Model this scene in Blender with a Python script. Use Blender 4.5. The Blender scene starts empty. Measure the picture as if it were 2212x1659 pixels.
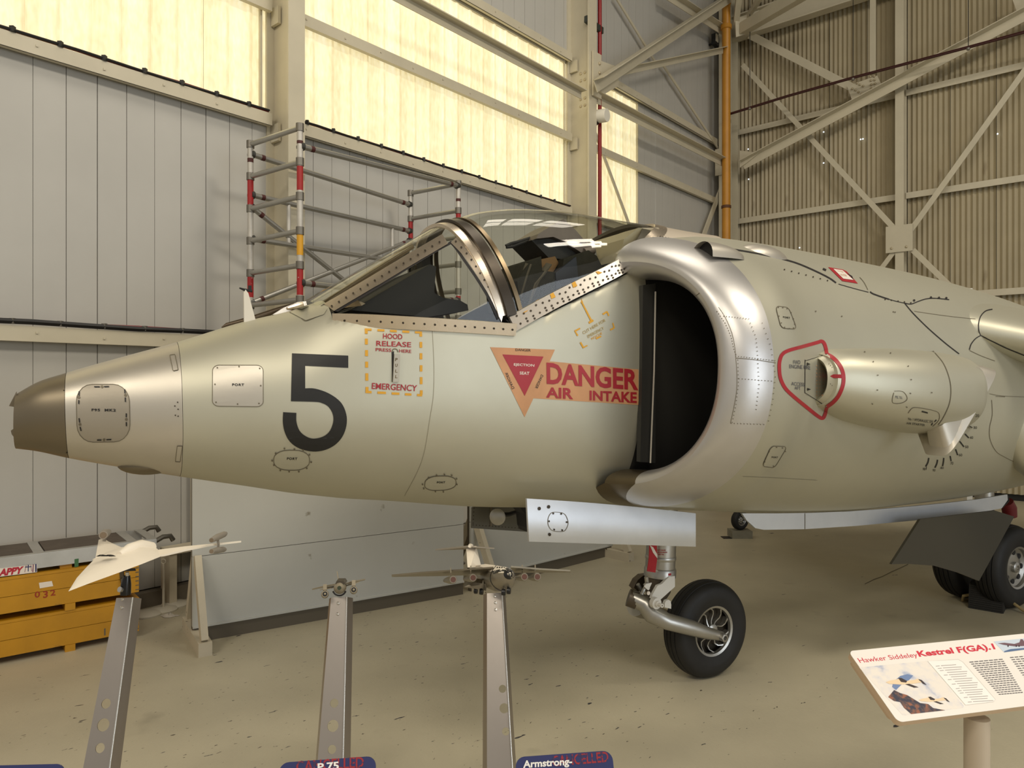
import bpy, bmesh, math, random
import numpy as np
from mathutils import Vector, Matrix
from mathutils.bvhtree import BVHTree
from mathutils.geometry import tessellate_polygon
random.seed(7)
S = bpy.context.scene
COL = S.collection
R = math.radians
# ------------------------------------------------------------------ camera, light, exposure
F, CX, CY, EYE = 1560.0, 1106.0, 829.5, 1.8
cam = bpy.data.objects.new('camera', bpy.data.cameras.new('camera'))
COL.objects.link(cam)
cam.location = (0, 0, EYE)
cam.rotation_euler = (R(90), 0, 0)
cam.data.sensor_width = 36
cam.data.lens = F / 2212 * 36
S.camera = cam
S.view_settings.view_transform = 'Standard'
S.view_settings.look = 'None'
S.view_settings.exposure = 0.0
S.view_settings.gamma = 1.0
S.view_settings.use_curve_mapping = False
S.cycles.use_denoising = True
S.cycles.max_bounces = 8
S.cycles.transparent_max_bounces = 16
wd = bpy.data.worlds.new('hangar_air')
S.world = wd
wd.use_nodes = True
wd.node_tree.nodes['Background'].inputs[0].default_value = (1.0, 0.95, 0.87, 1)
wd.node_tree.nodes['Background'].inputs[1].default_value = 0.40

def area(name, loc, target, sx, sy, power, col):
    l = bpy.data.lights.new(name, 'AREA')
    l.shape = 'RECTANGLE'
    l.size, l.size_y, l.energy, l.color = sx, sy, power, col
    o = bpy.data.objects.new(name, l)
    COL.objects.link(o)
    o.location = loc
    o.rotation_euler = (Vector(target) - Vector(loc)).to_track_quat('-Z', 'Y').to_euler()
    return o
# roof lights of the hall in a row overhead, and the open hangar door behind and to the right of the visitor
def roof_light(x, y, z, tx, ty, power):
    for gx in (-1, 0, 1):
        for gy in (-.5, .5): area('roof_light', (x + gx * 1.25, y + gy * 1.1, z), (tx + gx * 1.25, ty + gy * 1.1, 0), 1.05, .9, power / 6, (1.0, 0.91, 0.76))
roof_light(-5, -4, 9.3, -3, 2, 330)
roof_light(1, -6.5, 9.3, 1, 2, 330)
roof_light(7.2, .5, 9.3, 3, 4, 420)
roof_light(1.5, 5.0, 9.4, 1.5, 5.0, 150)
area('hangar_door_daylight', (9.5, -5.0, 2.6), (1.5, 4.2, 1.5), 6.0, 4.6, 300, (0.84, 0.92, 1.0))

# ------------------------------------------------------------------ pixel helpers (photo frame 2212 x 1659)
def ray(px, py):
    return Vector(((px - CX) / F, 1.0, (CY - py) / F))
def at(px, py, Y):
    d = ray(px, py)
    return Vector((d.x * Y, Y, EYE + d.z * Y))
def gnd(px, py, z=0.0):
    return at(px, py, (EYE - z) * F / (py - CY))
def onplane(px, py, p0, n):
    d = ray(px, py)
    o = Vector((0, 0, EYE))
    k = (Vector(p0) - o).dot(n) / d.dot(n)
    return o + d * k

# ------------------------------------------------------------------ materials
def lin(c):
    return tuple(((v / 255) / 12.92 if v / 255 <= .04045 else ((v / 255 + .055) / 1.055) ** 2.4) for v in c) + (1,)
MATS = {}
def mat(name, col, rough=.5, metal=0.0, var=0.0, scale=6.0, bump=0.0, bscale=40.0, stretch=(1, 1, 1), spec=.5, col2=None, coat=0.0):
    if name in MATS: return MATS[name]
    m = bpy.data.materials.new(name)
    m.use_nodes = True
    t = m.node_tree
    b = t.nodes['Principled BSDF']
    b.inputs['Base Color'].default_value = lin(col)
    b.inputs['Roughness'].default_value = rough
    b.inputs['Metallic'].default_value = metal
    b.inputs['Specular IOR Level'].default_value = spec
    b.inputs['Coat Weight'].default_value = coat
    co = t.nodes.new('ShaderNodeTexCoord')
    mp = t.nodes.new('ShaderNodeMapping')
    mp.inputs['Scale'].default_value = stretch
    t.links.new(co.outputs['Object'], mp.inputs['Vector'])
    if var > 0 or col2:
        n = t.nodes.new('ShaderNodeTexNoise')
        n.inputs['Scale'].default_value = scale
        n.inputs['Detail'].default_value = 5
        n.inputs['Roughness'].default_value = .6
        t.links.new(mp.outputs['Vector'], n.inputs['Vector'])
        r = t.nodes.new('ShaderNodeValToRGB')
        r.color_ramp.elements[0].position = .3
        r.color_ramp.elements[1].position = .7
        a = lin(col); c2 = lin(col2) if col2 else tuple(max(0, v * (1 - var)) for v in a[:3]) + (1,)
        r.color_ramp.elements[0].color = c2
        r.color_ramp.elements[1].color = a if col2 else tuple(min(1, v * (1 + var * .4)) for v in a[:3]) + (1,)
        t.links.new(n.outputs['Fac'], r.inputs['Fac'])
        t.links.new(r.outputs['Color'], b.inputs['Base Color'])
        rr = t.nodes.new('ShaderNodeMapRange')
        rr.inputs['To Min'].default_value = min(1, rough * 1.12)
        rr.inputs['To Max'].default_value = rough * .9
        t.links.new(n.outputs['Fac'], rr.inputs['Value'])
        t.links.new(rr.outputs['Result'], b.inputs['Roughness'])
    if bump > 0:
        n2 = t.nodes.new('ShaderNodeTexNoise')
        n2.inputs['Scale'].default_value = bscale
        n2.inputs['Detail'].default_value = 4
        t.links.new(mp.outputs['Vector'], n2.inputs['Vector'])
        bp = t.nodes.new('ShaderNodeBump')
        bp.inputs['Strength'].default_value = bump
        bp.inputs['Distance'].default_value = .01
        t.links.new(n2.outputs['Fac'], bp.inputs['Height'])
        t.links.new(bp.outputs['Normal'], b.inputs['Normal'])
    MATS[name] = m
    return m

def spots(m, scale, thresh, col, stretch=(1, 1, 1), soft=.01, detail=2.0, rot=0.0, area_c=None, area_r=1.0):
    """wear marks, and soft reflections on the cladding, with a shape of their own, mixed over the base colour"""
    t = m.node_tree
    b = t.nodes['Principled BSDF']
    co = t.nodes.new('ShaderNodeTexCoord')
    mp = t.nodes.new('ShaderNodeMapping')
    mp.inputs['Scale'].default_value = stretch
    rt = t.nodes.new('ShaderNodeMapping'); rt.inputs['Rotation'].default_value = (0, 0, rot)
    t.links.new(co.outputs['Object'], rt.inputs['Vector'])
    t.links.new(rt.outputs['Vector'], mp.inputs['Vector'])
    n = t.nodes.new('ShaderNodeTexNoise')
    n.inputs['Scale'].default_value = scale
    n.inputs['Detail'].default_value = detail
    t.links.new(mp.outputs['Vector'], n.inputs['Vector'])
    g = t.nodes.new('ShaderNodeMapRange')
    g.inputs['From Min'].default_value = thresh
    g.inputs['From Max'].default_value = thresh + soft
    val = n.outputs['Fac']
    if area_c:      # the worn area of the floor: fewer chips away from it
        ds = t.nodes.new('ShaderNodeVectorMath'); ds.operation = 'DISTANCE'; ds.inputs[1].default_value = area_c
        t.links.new(co.outputs['Object'], ds.inputs[0])
        mr = t.nodes.new('ShaderNodeMapRange'); mr.inputs['From Min'].default_value = area_r * .4; mr.inputs['From Max'].default_value = area_r
        mr.inputs['To Min'].default_value = 0.0; mr.inputs['To Max'].default_value = .10
        t.links.new(ds.outputs['Value'], mr.inputs['Value'])
        sb = t.nodes.new('ShaderNodeMath'); sb.operation = 'SUBTRACT'
        t.links.new(n.outputs['Fac'], sb.inputs[0]); t.links.new(mr.outputs['Result'], sb.inputs[1]); val = sb.outputs[0]
    t.links.new(val, g.inputs['Value'])
    mx = t.nodes.new('ShaderNodeMix')
    mx.data_type = 'RGBA'
    old = b.inputs['Base Color']
    if old.is_linked:
        t.links.new(old.links[0].from_socket, mx.inputs[6])
    else:
        mx.inputs[6].default_value = old.default_value
    mx.inputs[7].default_value = lin(col)
    t.links.new(g.outputs['Result'], mx.inputs[0])
    t.links.new(mx.outputs[2], b.inputs['Base Color'])
    return m

# ------------------------------------------------------------------ mesh builder
def frame(d, up=Vector((0, 0, 1))):
    d = Vector(d).normalized()
    up = Vector(up)
    if abs(d.dot(up.normalized())) > .99: up = Vector((0, 1, 0)) if abs(d.y) < .9 else Vector((1, 0, 0))
    s = d.cross(up).normalized()
    u = s.cross(d).normalized()
    return d, s, u
INV = {}
def wm(o):
    m = o.matrix_basis.copy()
    if o.parent: m = wm(o.parent) @ o.matrix_parent_inverse @ m
    return m
class MB:
    def __init__(s): s.v = []; s.f = []
    def add(s, vs, fs):
        o = len(s.v)
        s.v += [tuple(v) for v in vs]
        s.f += [tuple(i + o for i in f) for f in fs]
        return s
    def hexa(s, p):
        return s.add(p, [(3, 2, 1, 0), (4, 5, 6, 7), (0, 1, 5, 4), (1, 2, 6, 5), (2, 3, 7, 6), (3, 0, 4, 7)])
    def box(s, c, d, ax=None):
        c = Vector(c)
        X, Y, Z = ax if ax else (Vector((1, 0, 0)), Vector((0, 1, 0)), Vector((0, 0, 1)))
        a, b, e = X * d[0] / 2, Y * d[1] / 2, Z * d[2] / 2
        return s.hexa([c - a - b - e, c + a - b - e, c + a + b - e, c - a + b - e, c - a - b + e, c + a - b + e, c + a + b + e, c - a + b + e])
    def beam(s, p0, p1, w, h, up=(0, 0, 1)):
        p0, p1 = Vector(p0), Vector(p1)
        d, sd, u = frame(p1 - p0, up)
        return s.box((p0 + p1) / 2, ((p1 - p0).length, w, h), (d, sd, u))
    def angle(s, p0, p1, w, t, up, flip=1):
        """L-section bar: one leg along side, one along up"""
        p0, p1 = Vector(p0), Vector(p1)
        d, sd, u = frame(p1 - p0, up)
        s.box((p0 + p1) / 2, ((p1 - p0).length, w, t), (d, sd, u))
        return s.box((p0 + p1) / 2 + u * flip * w / 2 - sd * (w / 2 - t / 2), ((p1 - p0).length, t, w), (d, sd, u))
    def ibeam(s, p0, p1, w, h, t, up):
        p0, p1 = Vector(p0), Vector(p1)
        d, sd, u = frame(p1 - p0, up)
        L = (p1 - p0).length; c = (p0 + p1) / 2
        s.box(c + u * (h - t) / 2, (L, w, t), (d, sd, u))
        s.box(c - u * (h - t) / 2, (L, w, t), (d, sd, u))
        return s.box(c, (L, t, h - 2 * t), (d, sd, u))
    def tube(s, pts, r, n=10, caps=True, closed=False):
        pts = [Vector(p) for p in pts]
        m = len(pts)
        rs = r if isinstance(r, (list, tuple)) else [r] * m
        rings = []
        up = None
        for i, p in enumerate(pts):
            if closed: d = pts[(i + 1) % m] - pts[i - 1]
            else: d = pts[min(i + 1, m - 1)] - pts[max(i - 1, 0)]
            if up is None: d, sd, u = frame(d)
            else:
                d = d.normalized(); sd = d.cross(up).normalized(); u = sd.cross(d)
            up = u
            rings.append([p + (sd * math.cos(2 * math.pi * k / n) + u * math.sin(2 * math.pi * k / n)) * rs[i] for k in range(n)])
        return s.loft(rings, capa=caps and not closed, capb=caps and not closed, loop=closed)
    def loft(s, rings, closed=True, capa=True, capb=True, loop=False):
        n = len(rings[0]); m = len(rings)
        fs = []
        for i in range(m if loop else m - 1):
            j = (i + 1) % m
            for k in range(n if closed else n - 1):
                l = (k + 1) % n
                fs.append((i * n + k, i * n + l, j * n + l, j * n + k))
        if capa: fs.append(tuple(range(n))[::-1])
        if capb: fs.append(tuple((m - 1) * n + k for k in range(n)))
        return s.add([v for r in rings for v in r], fs)
    def lathe(s, prof, o, axis, n=32, closed=False):
        o = Vector(o); d, sd, u = frame(axis)
        rings = [[o + d * a + (sd * math.cos(2 * math.pi * k / n) + u * math.sin(2 * math.pi * k / n)) * r for k in range(n)] for r, a in prof]
        return s.loft(rings, capa=not closed, capb=not closed, loop=closed)
    def prism(s, poly, vec):
        poly = [Vector(p) for p in poly]; vec = Vector(vec); n = len(poly)
        tri = tessellate_polygon([poly])
        vs = poly + [p + vec for p in poly]
        fs = [tuple(t) for t in tri] + [tuple(i + n for i in t[::-1]) for t in tri]
        fs += [(i, (i + 1) % n, (i + 1) % n + n, i + n) for i in range(n)]
        return s.add(vs, fs)
    def sphere(s, c, r, n=12, m=7):
        c = Vector(c); rr = r if isinstance(r, (tuple, list)) else (r, r, r)
        rings = []
        for i in range(m + 1):
            a = math.pi * i / m
            q = max(math.sin(a), 1e-3)
            rings.append([c + Vector((rr[0] * q * math.cos(2 * math.pi * k / n), rr[1] * q * math.sin(2 * math.pi * k / n), rr[2] * math.cos(a))) for k in range(n)])
        return s.loft(rings)
    def mesh(s, name, m, smooth=35):
        me = bpy.data.meshes.new(name)
        me.from_pydata(s.v, [], s.f)
        bm = bmesh.new(); bm.from_mesh(me)
        bmesh.ops.recalc_face_normals(bm, faces=bm.faces)
        bm.to_mesh(me); bm.free()
        if smooth:
            me.polygons.foreach_set('use_smooth', [True] * len(me.polygons))
            me.set_sharp_from_angle(angle=R(smooth))
        if m: me.materials.append(m)
        me.update()
        return me
    def build(s, name, m, parent=None, smooth=35, world=True):
        return link(name, s.mesh(name, m, smooth), parent, world)
def link(name, me, parent=None, world=True):
    o = bpy.data.objects.new(name, me)
    COL.objects.link(o)
    if parent is not None:
        o.parent = parent
        if world: o.matrix_parent_inverse = wm(parent).inverted()
    return o
def tag(o, label=None, cat=None, group=None, kind=None):
    if label: o['label'] = label
    if cat: o['category'] = cat
    if group: o['group'] = group
    if kind: o['kind'] = kind
    return o
def thing(name, loc, label, cat, group=None, rot=(0, 0, 0)):
    o = bpy.data.objects.new(name, None)
    COL.objects.link(o)
    o.empty_display_size = .1
    o.location = loc; o.rotation_euler = rot
    return tag(o, label, cat, group)
def copy_tree(o, parent=None):
    c = o.copy(); COL.objects.link(c)
    if parent is not None: c.parent = parent
    for ch in list(o.children): copy_tree(ch, c)
    return c

# flat shapes and lettering in 2D, later laid on surfaces
def text2d(body, bold=0.0, spacing=1.0):
    c = bpy.data.curves.new('t', 'FONT')
    c.body = body; c.offset = bold; c.space_character = spacing; c.resolution_u = 3; c.align_x = 'CENTER'
    o = bpy.data.objects.new('t', c); COL.objects.link(o)
    bpy.context.view_layer.update()
    me = o.evaluated_get(bpy.context.evaluated_depsgraph_get()).to_mesh()
    vs = [(v.co.x, v.co.y) for v in me.vertices]
    fs = [tuple(p.vertices) for p in me.polygons]
    bpy.data.objects.remove(o); bpy.data.curves.remove(c)
    a = np.array(vs); lo, hi = a.min(0), a.max(0)
    a = (a - lo) / (hi - lo)
    return a, fs
def quadmap(uv, q):
    """unit square -> quad TL TR BR BL (v=1 at the top)"""
    tl, tr, br, bl = [np.array(p, float) for p in q]
    u = uv[:, :1]; v = uv[:, 1:]
    return (bl * (1 - u) + br * u) * (1 - v) + (tl * (1 - u) + tr * u) * v
def refine(pts, fs, L):
    bm = bmesh.new()
    vv = [bm.verts.new((p[0], p[1], 0)) for p in pts]
    for f in fs:
        try: bm.faces.new([vv[i] for i in f])
        except ValueError: pass
    bmesh.ops.triangulate(bm, faces=bm.faces[:])
    for _ in range(6):
        es = [e for e in bm.edges if e.calc_length() > L]
        if not es: break
        bmesh.ops.subdivide_edges(bm, edges=es, cuts=1)
        bmesh.ops.triangulate(bm, faces=[f for f in bm.faces if len(f.verts) > 3])
    bm.verts.index_update()
    P = [(v.co.x, v.co.y) for v in bm.verts]
    Fs = [tuple(v.index for v in f.verts) for f in bm.faces]
    bm.free()
    return P, Fs
def poly2d(pts):
    tri = tessellate_polygon([[Vector((p[0], p[1], 0)) for p in pts]])
    return [tuple(p) for p in pts], [tuple(t) for t in tri]
def stroke2d(pts, w, closed=False):
    """ribbon of width w along a 2D polyline"""
    P = [Vector((p[0], p[1])) for p in pts]
    n = len(P); out = []
    for i in range(n):
        a = P[i - 1] if (i > 0 or closed) else P[0]
        b = P[(i + 1) % n] if (i < n - 1 or closed) else P[-1]
        d = (b - a)
        d = d.normalized() if d.length > 1e-9 else Vector((1, 0))
        nn = Vector((-d.y, d.x)) * w / 2
        out += [P[i] + nn, P[i] - nn]
    fs = [(2 * i, 2 * i + 1, 2 * ((i + 1) % n) + 1, 2 * ((i + 1) % n)) for i in range(n if closed else n - 1)]
    return [tuple(p) for p in out], fs
def spline(pts, n=8, closed=False):
    P = [np.array(p, float) for p in pts]; m = len(P); out = []
    rng = range(m) if closed else range(m - 1)
    for i in rng:
        p0 = P[i - 1] if (i > 0 or closed) else P[0]
        p1 = P[i]; p2 = P[(i + 1) % m]
        p3 = P[(i + 2) % m] if (i + 2 < m or closed) else P[-1]
        for k in range(n):
            t = k / n
            out.append(.5 * ((2 * p1) + (-p0 + p2) * t + (2 * p0 - 5 * p1 + 4 * p2 - p3) * t * t + (-p0 + 3 * p1 - 3 * p2 + p3) * t ** 3))
    if not closed: out.append(P[-1])
    return out
def rrect(x0, y0, x1, y1, r, n=5):
    out = []
    for cx, cy, a0 in ((x1 - r, y0 + r, -90), (x1 - r, y1 - r, 0), (x0 + r, y1 - r, 90), (x0 + r, y0 + r, 180)):
        for k in range(n + 1):
            a = R(a0 + 90 * k / n)
            out.append((cx + r * math.cos(a), cy + r * math.sin(a)))
    return out
# ------------------------------------------------------------------ setting materials
m_floor = mat('painted_concrete', (186, 178, 155), .40, 0, .12, 1.3, .12, 60, spec=.4)
spots(m_floor, 12.0, .70, (52, 50, 58), (.8, 2.6, 1.0), .012, 3.0, R(-38), (-.9, 4.6, .1), 4.2)
spots(m_floor, 24.0, .70, (84, 76, 66), (.9, 2.2, 1.0), .015, 2.5, R(-38), (-.6, 4.8, .1), 4.6)
spots(m_floor, 7.0, .735, (60, 58, 62), (.8, 2.4, 1.0), .012, 2.5, R(-30))
spots(m_floor, 2.2, .66, (160, 152, 132), (1, 1, 1), .12, 4)
m_clad = mat('grey_cladding', (184, 182, 176), .5, 0, .06, 1.2, .05, 8)
spots(m_clad, 1.6, .62, (168, 158, 138), (1, 1, .25), .2, 3)  # soft upright blotches put blurry reflections into the cladding colour
m_dark = mat('shadow_gap', (30, 28, 26), .8)
m_back = mat('panel_backing', (112, 106, 94), .8)
m_cream = mat('cream_steel_paint', (198, 190, 168), .45, 0, .07, 3.0, .04, 20)
m_corr = mat('corrugated_cream_sheet', (172, 160, 132), .48, 0, .16, 2.2, .03, 12, (1, 1, .35))
spots(m_corr, 3.5, .67, (128, 114, 88), (1, 1, .3), .15, 4)
m_roof = mat('dull_roof_sheet', (96, 90, 80), .8, 0, .2, 3)
m_bolt = mat('cream_bolt', (186, 174, 146), .4, .2)
m_ochre = mat('ochre_pipe_paint', (190, 132, 40), .4, 0, .12, 4, .05, 20)
m_redpipe = mat('red_pipe_paint', (140, 16, 22), .35)
m_maroon = mat('maroon_pipe_paint', (58, 22, 22), .4)
m_black = mat('black_rubber_cable', (22, 21, 22), .5)
m_redcable = mat('red_cable_sheath', (112, 18, 28), .4)
m_clip = mat('cable_clip_steel', (120, 116, 108), .4, .5)
def glow_mat():
    m = bpy.data.materials.new('translucent_fibre_sheet'); m.use_nodes = True
    t = m.node_tree; b = t.nodes['Principled BSDF']
    co = t.nodes.new('ShaderNodeTexCoord')
    def nz(scale, st, det):
        mp = t.nodes.new('ShaderNodeMapping'); mp.inputs['Scale'].default_value = st
        t.links.new(co.outputs['Object'], mp.inputs['Vector'])
        n = t.nodes.new('ShaderNodeTexNoise'); n.inputs['Scale'].default_value = scale; n.inputs['Detail'].default_value = det
        t.links.new(mp.outputs['Vector'], n.inputs['Vector']); return n
    a = nz(5.0, (1, 1, .03), 4); f = nz(30, (1, 1, .3), 6); g = nz(1.3, (1, 1, .5), 2)
    r = t.nodes.new('ShaderNodeValToRGB')
    r.color_ramp.elements[0].position = .36; r.color_ramp.elements[0].color = lin((206, 186, 134))
    r.color_ramp.elements[1].position = .64; r.color_ramp.elements[1].color = lin((255, 249, 214))
    e = r.color_ramp.elements.new(.5); e.color = lin((240, 226, 178))
    def mixf(x, y, k):
        mx = t.nodes.new('ShaderNodeMix'); mx.data_type = 'FLOAT'; mx.inputs[0].default_value = k
        t.links.new(x, mx.inputs[2]); t.links.new(y, mx.inputs[3]); return mx.outputs[0]
    v = mixf(mixf(a.outputs['Fac'], f.outputs['Fac'], .45), g.outputs['Fac'], .25)
    # laps and ribs of the sheet stand a little darker
    sx = t.nodes.new('ShaderNodeSeparateXYZ'); t.links.new(co.outputs['Object'], sx.inputs[0])
    dv = t.nodes.new('ShaderNodeMath'); dv.operation = 'DIVIDE'; dv.inputs[1].default_value = .2225; t.links.new(sx.outputs[0], dv.inputs[0])
    fr = t.nodes.new('ShaderNodeMath'); fr.operation = 'FRACT'; t.links.new(dv.outputs[0], fr.inputs[0])
    mr = t.nodes.new('ShaderNodeMapRange'); mr.inputs['From Min'].default_value = .84; mr.inputs['From Max'].default_value = .92; mr.inputs['To Min'].default_value = 0; mr.inputs['To Max'].default_value = .085
    t.links.new(fr.outputs[0], mr.inputs['Value'])
    sb = t.nodes.new('ShaderNodeMath'); sb.operation = 'SUBTRACT'; t.links.new(v, sb.inputs[0]); t.links.new(mr.outputs['Result'], sb.inputs[1])
    t.links.new(sb.outputs[0], r.inputs['Fac'])
    b.inputs['Base Color'].default_value = lin((200, 190, 160)); b.inputs['Roughness'].default_value = .6
    t.links.new(r.outputs['Color'], b.inputs['Emission Color'])
    b.inputs['Emission Strength'].default_value = .80
    return m
m_glow = glow_mat()

# ------------------------------------------------------------------ floor and ceiling
fl = MB().box((2, 8, -.1), (36, 34, .2)).build('floor', m_floor, smooth=0)
tag(fl, 'beige painted concrete hangar floor with dark paint chips', kind='structure')
ck = []
pts = [gnd(*p) for p in ((1868, 1262), (1888, 1252), (1905, 1246), (1925, 1236), (1945, 1227), (1962, 1219))]
w_ = Vector((.006, .012, 0))
for i, p in enumerate(pts): ck += [p + w_ * (1 + .5 * (i % 2)), p - w_]
c_ = MB().add([v + Vector((0, 0, .0012)) for v in ck], [(2 * i, 2 * i + 1, 2 * i + 3, 2 * i + 2) for i in range(5)])
c_.build('floor_crack', mat('crack_dirt', (112, 104, 90), .8), fl)
ce = MB().box((4, 6, 10.0), (34, 30, .12)).build('ceiling', m_roof, smooth=0)
tag(ce, 'dull hangar roof sheeting above the girders', kind='structure')

# ------------------------------------------------------------------ left wall: local x along the wall, -y into the hall
WL0, WLd, WLn = Vector((-2.93, 5.97, 0)), Vector((.652, .758, 0)), Vector((.758, -.652, 0))
KC = 10.82
def wl(k, z, out=0.0): return WL0 + WLd * k + WLn * out + Vector((0, 0, z))
def wlp(px, py, out=0.0):
    p = onplane(px, py, WL0 + WLn * out, WLn)
    return (p - WL0).dot(WLd), p.z
def L(k, z, out=0.0): return Vector((k, -out, z))
wall_l = MB().box((2.6, .09, 5.0), (16.8, .06, 10.0)).build('wall_left', m_back, smooth=0)
wall_l.location = WL0; wall_l.rotation_euler = (0, 0, math.atan2(WLd.y, WLd.x))
tag(wall_l, 'grey clad hangar wall below and around the glowing windows', kind='structure')
PW = .866
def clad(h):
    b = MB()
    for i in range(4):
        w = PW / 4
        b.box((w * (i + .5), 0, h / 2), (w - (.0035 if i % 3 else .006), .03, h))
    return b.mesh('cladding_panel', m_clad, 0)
def sheet_mesh(w, h, pitch, n, d, m, name):
    prof = []
    for i in range(n):
        x = i * pitch
        prof += [(x + pitch * .08, 0), (x + pitch * .80, 0), (x + pitch * .86, -d), (x + pitch * .97, -d)]
    prof[0] = (0, 0); prof.append((w, 0))
    b = MB()
    vs = [(x, y, 0) for x, y in prof] + [(x, y, h) for x, y in prof]
    k = len(prof)
    b.add(vs, [(i, i + 1, i + 1 + k, i + k) for i in range(k - 1)])
    return b.mesh(name, m, 0)
def put(name, me, parent, x, z, y=0.0):
    o = link(name, me, parent, False); o.location = (x, y, z); return o
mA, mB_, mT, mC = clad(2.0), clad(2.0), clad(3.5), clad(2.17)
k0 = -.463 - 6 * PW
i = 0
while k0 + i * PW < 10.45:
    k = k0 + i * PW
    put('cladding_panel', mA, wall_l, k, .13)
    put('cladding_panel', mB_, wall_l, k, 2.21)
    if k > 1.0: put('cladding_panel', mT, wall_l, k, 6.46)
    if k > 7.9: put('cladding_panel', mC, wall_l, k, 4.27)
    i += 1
for x, me in ((7.62, mC),): put('cladding_panel', me, wall_l, x, 4.27, .012)
bb = MB().box((2.6, -.05, .06), (16.6, .1, .12)).build('baseboard_left', mat('kerb_grey', (120, 112, 98), .7, 0, .2, 3), None, 0)
bb.matrix_basis = wall_l.matrix_basis; tag(bb, 'dusty kerb along the foot of the left wall', kind='structure')
# windows of translucent sheet
g3 = sheet_mesh(.89, 2.06, .2225, 4, .014, m_glow, 'translucent_sheet')
for nm, ka, n in (('window_1', 2.17 - .89 * 8, 7), ('window_2', 2.17 - .89, 5), ('window_3', 5.86, 2)):
    w = MB()
    kb = {'window_1': .93, 'window_2': 5.62, 'window_3': 7.6}[nm]
    for z in (4.29, 6.36): w.box(((ka + kb) / 2, -.0, z), (kb - ka, .06, .04))
    w.box((kb - .01, 0, 5.3), (.02, .06, 2.1))
    wo = w.build(nm, m_cream, None, 0); wo.matrix_basis = wall_l.matrix_basis
    tag(wo, {'window_1': 'glowing cream translucent window left of the first column', 'window_2': 'wide glowing translucent window between the two columns',
             'window_3': 'narrow glowing translucent window behind the red pipe'}[nm], kind='structure')
    for j in range(n): put('translucent_sheet', g3, wo, ka + j * .89 * (.985 if nm == 'window_3' else 1), 4.29, .005 * (j % 2))
# rails
def rail(z, ka, kb, h=.11, out=.10, nm='rail'):
    b = MB()
    b.box(((ka + kb) / 2, -out / 2 - .015, z + h / 2 - .006), (kb - ka, out, .012))
    b.box(((ka + kb) / 2, -out - .01, z), (kb - ka, .012, h))
    b.box(((ka + kb) / 2, -out * .8 - .01, z - h / 2 + .006), (kb - ka, out * .5, .012))
    for t in range(int((kb - ka) / .45)):
        b.box((ka + .2 + t * .45, -out - .019, z + .01 * (-1) ** t), (.016, .008, .016))
    return b.build(nm, m_cream, wall_l, 0, False)
BAYS = ((-5.6, .98), (1.14, 5.66), (5.86, 10.5))
for z in (2.16, 4.23, 5.28, 6.41):
    for ka, kb in BAYS: rail(z, ka, kb)
def strutL(p, q, w, h, out, nm, sec='box', out2=None):
    (ka, za), (kb, zb) = wlp(*p, out), wlp(*q, out if out2 is None else out2)
    b = MB()
    A, B = L(ka, za, out), L(kb, zb, out if out2 is None else out2)
    if sec == 'box': b.beam(A, B, w, h, (0, 1, 0))
    else:
        b.angle(A, B, w, .012, (0, -1, 0))
    return b.build(nm, m_cream, wall_l, 0, False)
strutL((846, -12), (1255, 206), .10, .10, .44, 'tie_beam', 'angle')
strutL((1284, 212), (1562, 353), .12, .12, .36, 'tie_beam', 'angle')
strutL((1286, 186), (1590, -14), .17, .17, .55, 'diagonal_brace', 'angle')
strutL((1330, -6), (1418, 138), .045, .02, .12, 'diagonal_brace')
strutL((1432, 140), (1563, 338), .05, .02, .12, 'diagonal_brace')
strutL((1284, 282), (1372, 520), .055, .02, .10, 'diagonal_brace')
strutL((1512, 530), (1562, 395), .10, .03, .12, 'diagonal_brace')
strutL((1440, -8), (1562, 70), .12, .10, .30, 'diagonal_brace', 'angle')
strutL((1330, 158), (1562, 109), .10, .10, .42, 'tie_beam', 'angle')

def colm(name, k, label, w=.17, d=.39, zt=9.8):
    c = thing(name, wl(k, 0), label, None); c['kind'] = 'structure'
    c.rotation_euler = (0, 0, math.atan2(WLd.y, WLd.x))
    MB().box((w / 2, -.02, zt / 2), (w, .03, zt)).build('rear_flange', m_cream, c, 0, False)
    MB().box((w / 2, -d + .012, zt / 2), (w, .024, zt)).build('front_flange', m_cream, c, 0, False)
    MB().box((w / 2, -d / 2, zt / 2), (.018, d - .05, zt)).build('web', m_cream, c, 0, False)
    b = MB()
    for z in (4.12, 5.2, 6.3): b.box((w * .3, -.1, z), (.03, .12, .16))
    b.build('cleat', m_cream, c, 0, False)
    return c
c1 = colm('steel_column', .975, 'cream steel column behind the near end of the scaffold tower')
c2 = colm('steel_column', 5.665, 'cream steel column beside the red pipe', .19, .40)
b = MB()
for z in (5.72, 5.82, 6.08, 6.18):
    for x in (-.27, -.2): b.sphere((.083, x, z), (.012, .022, .022), 8, 5)
b.build('bolt', m_bolt, c2, 40, False)
MB().box((.15, -.425, 6.12), (.20, .03, .62)).build('gusset_plate', m_cream, c2, 0, False)
b = MB()
for j in range(4): b.sphere((.19, -.445, 5.9 + .13 * j), .024, 8, 5)
b.build('bolt', m_bolt, c2, 40, False)
MB().prism([(.20, -.425, 6.35), (.72, -.425, 6.42), (.72, -.425, 6.15), (.20, -.425, 5.82)], (0, .02, 0)).build('gusset_plate', m_cream, c2, 0, False)

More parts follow.
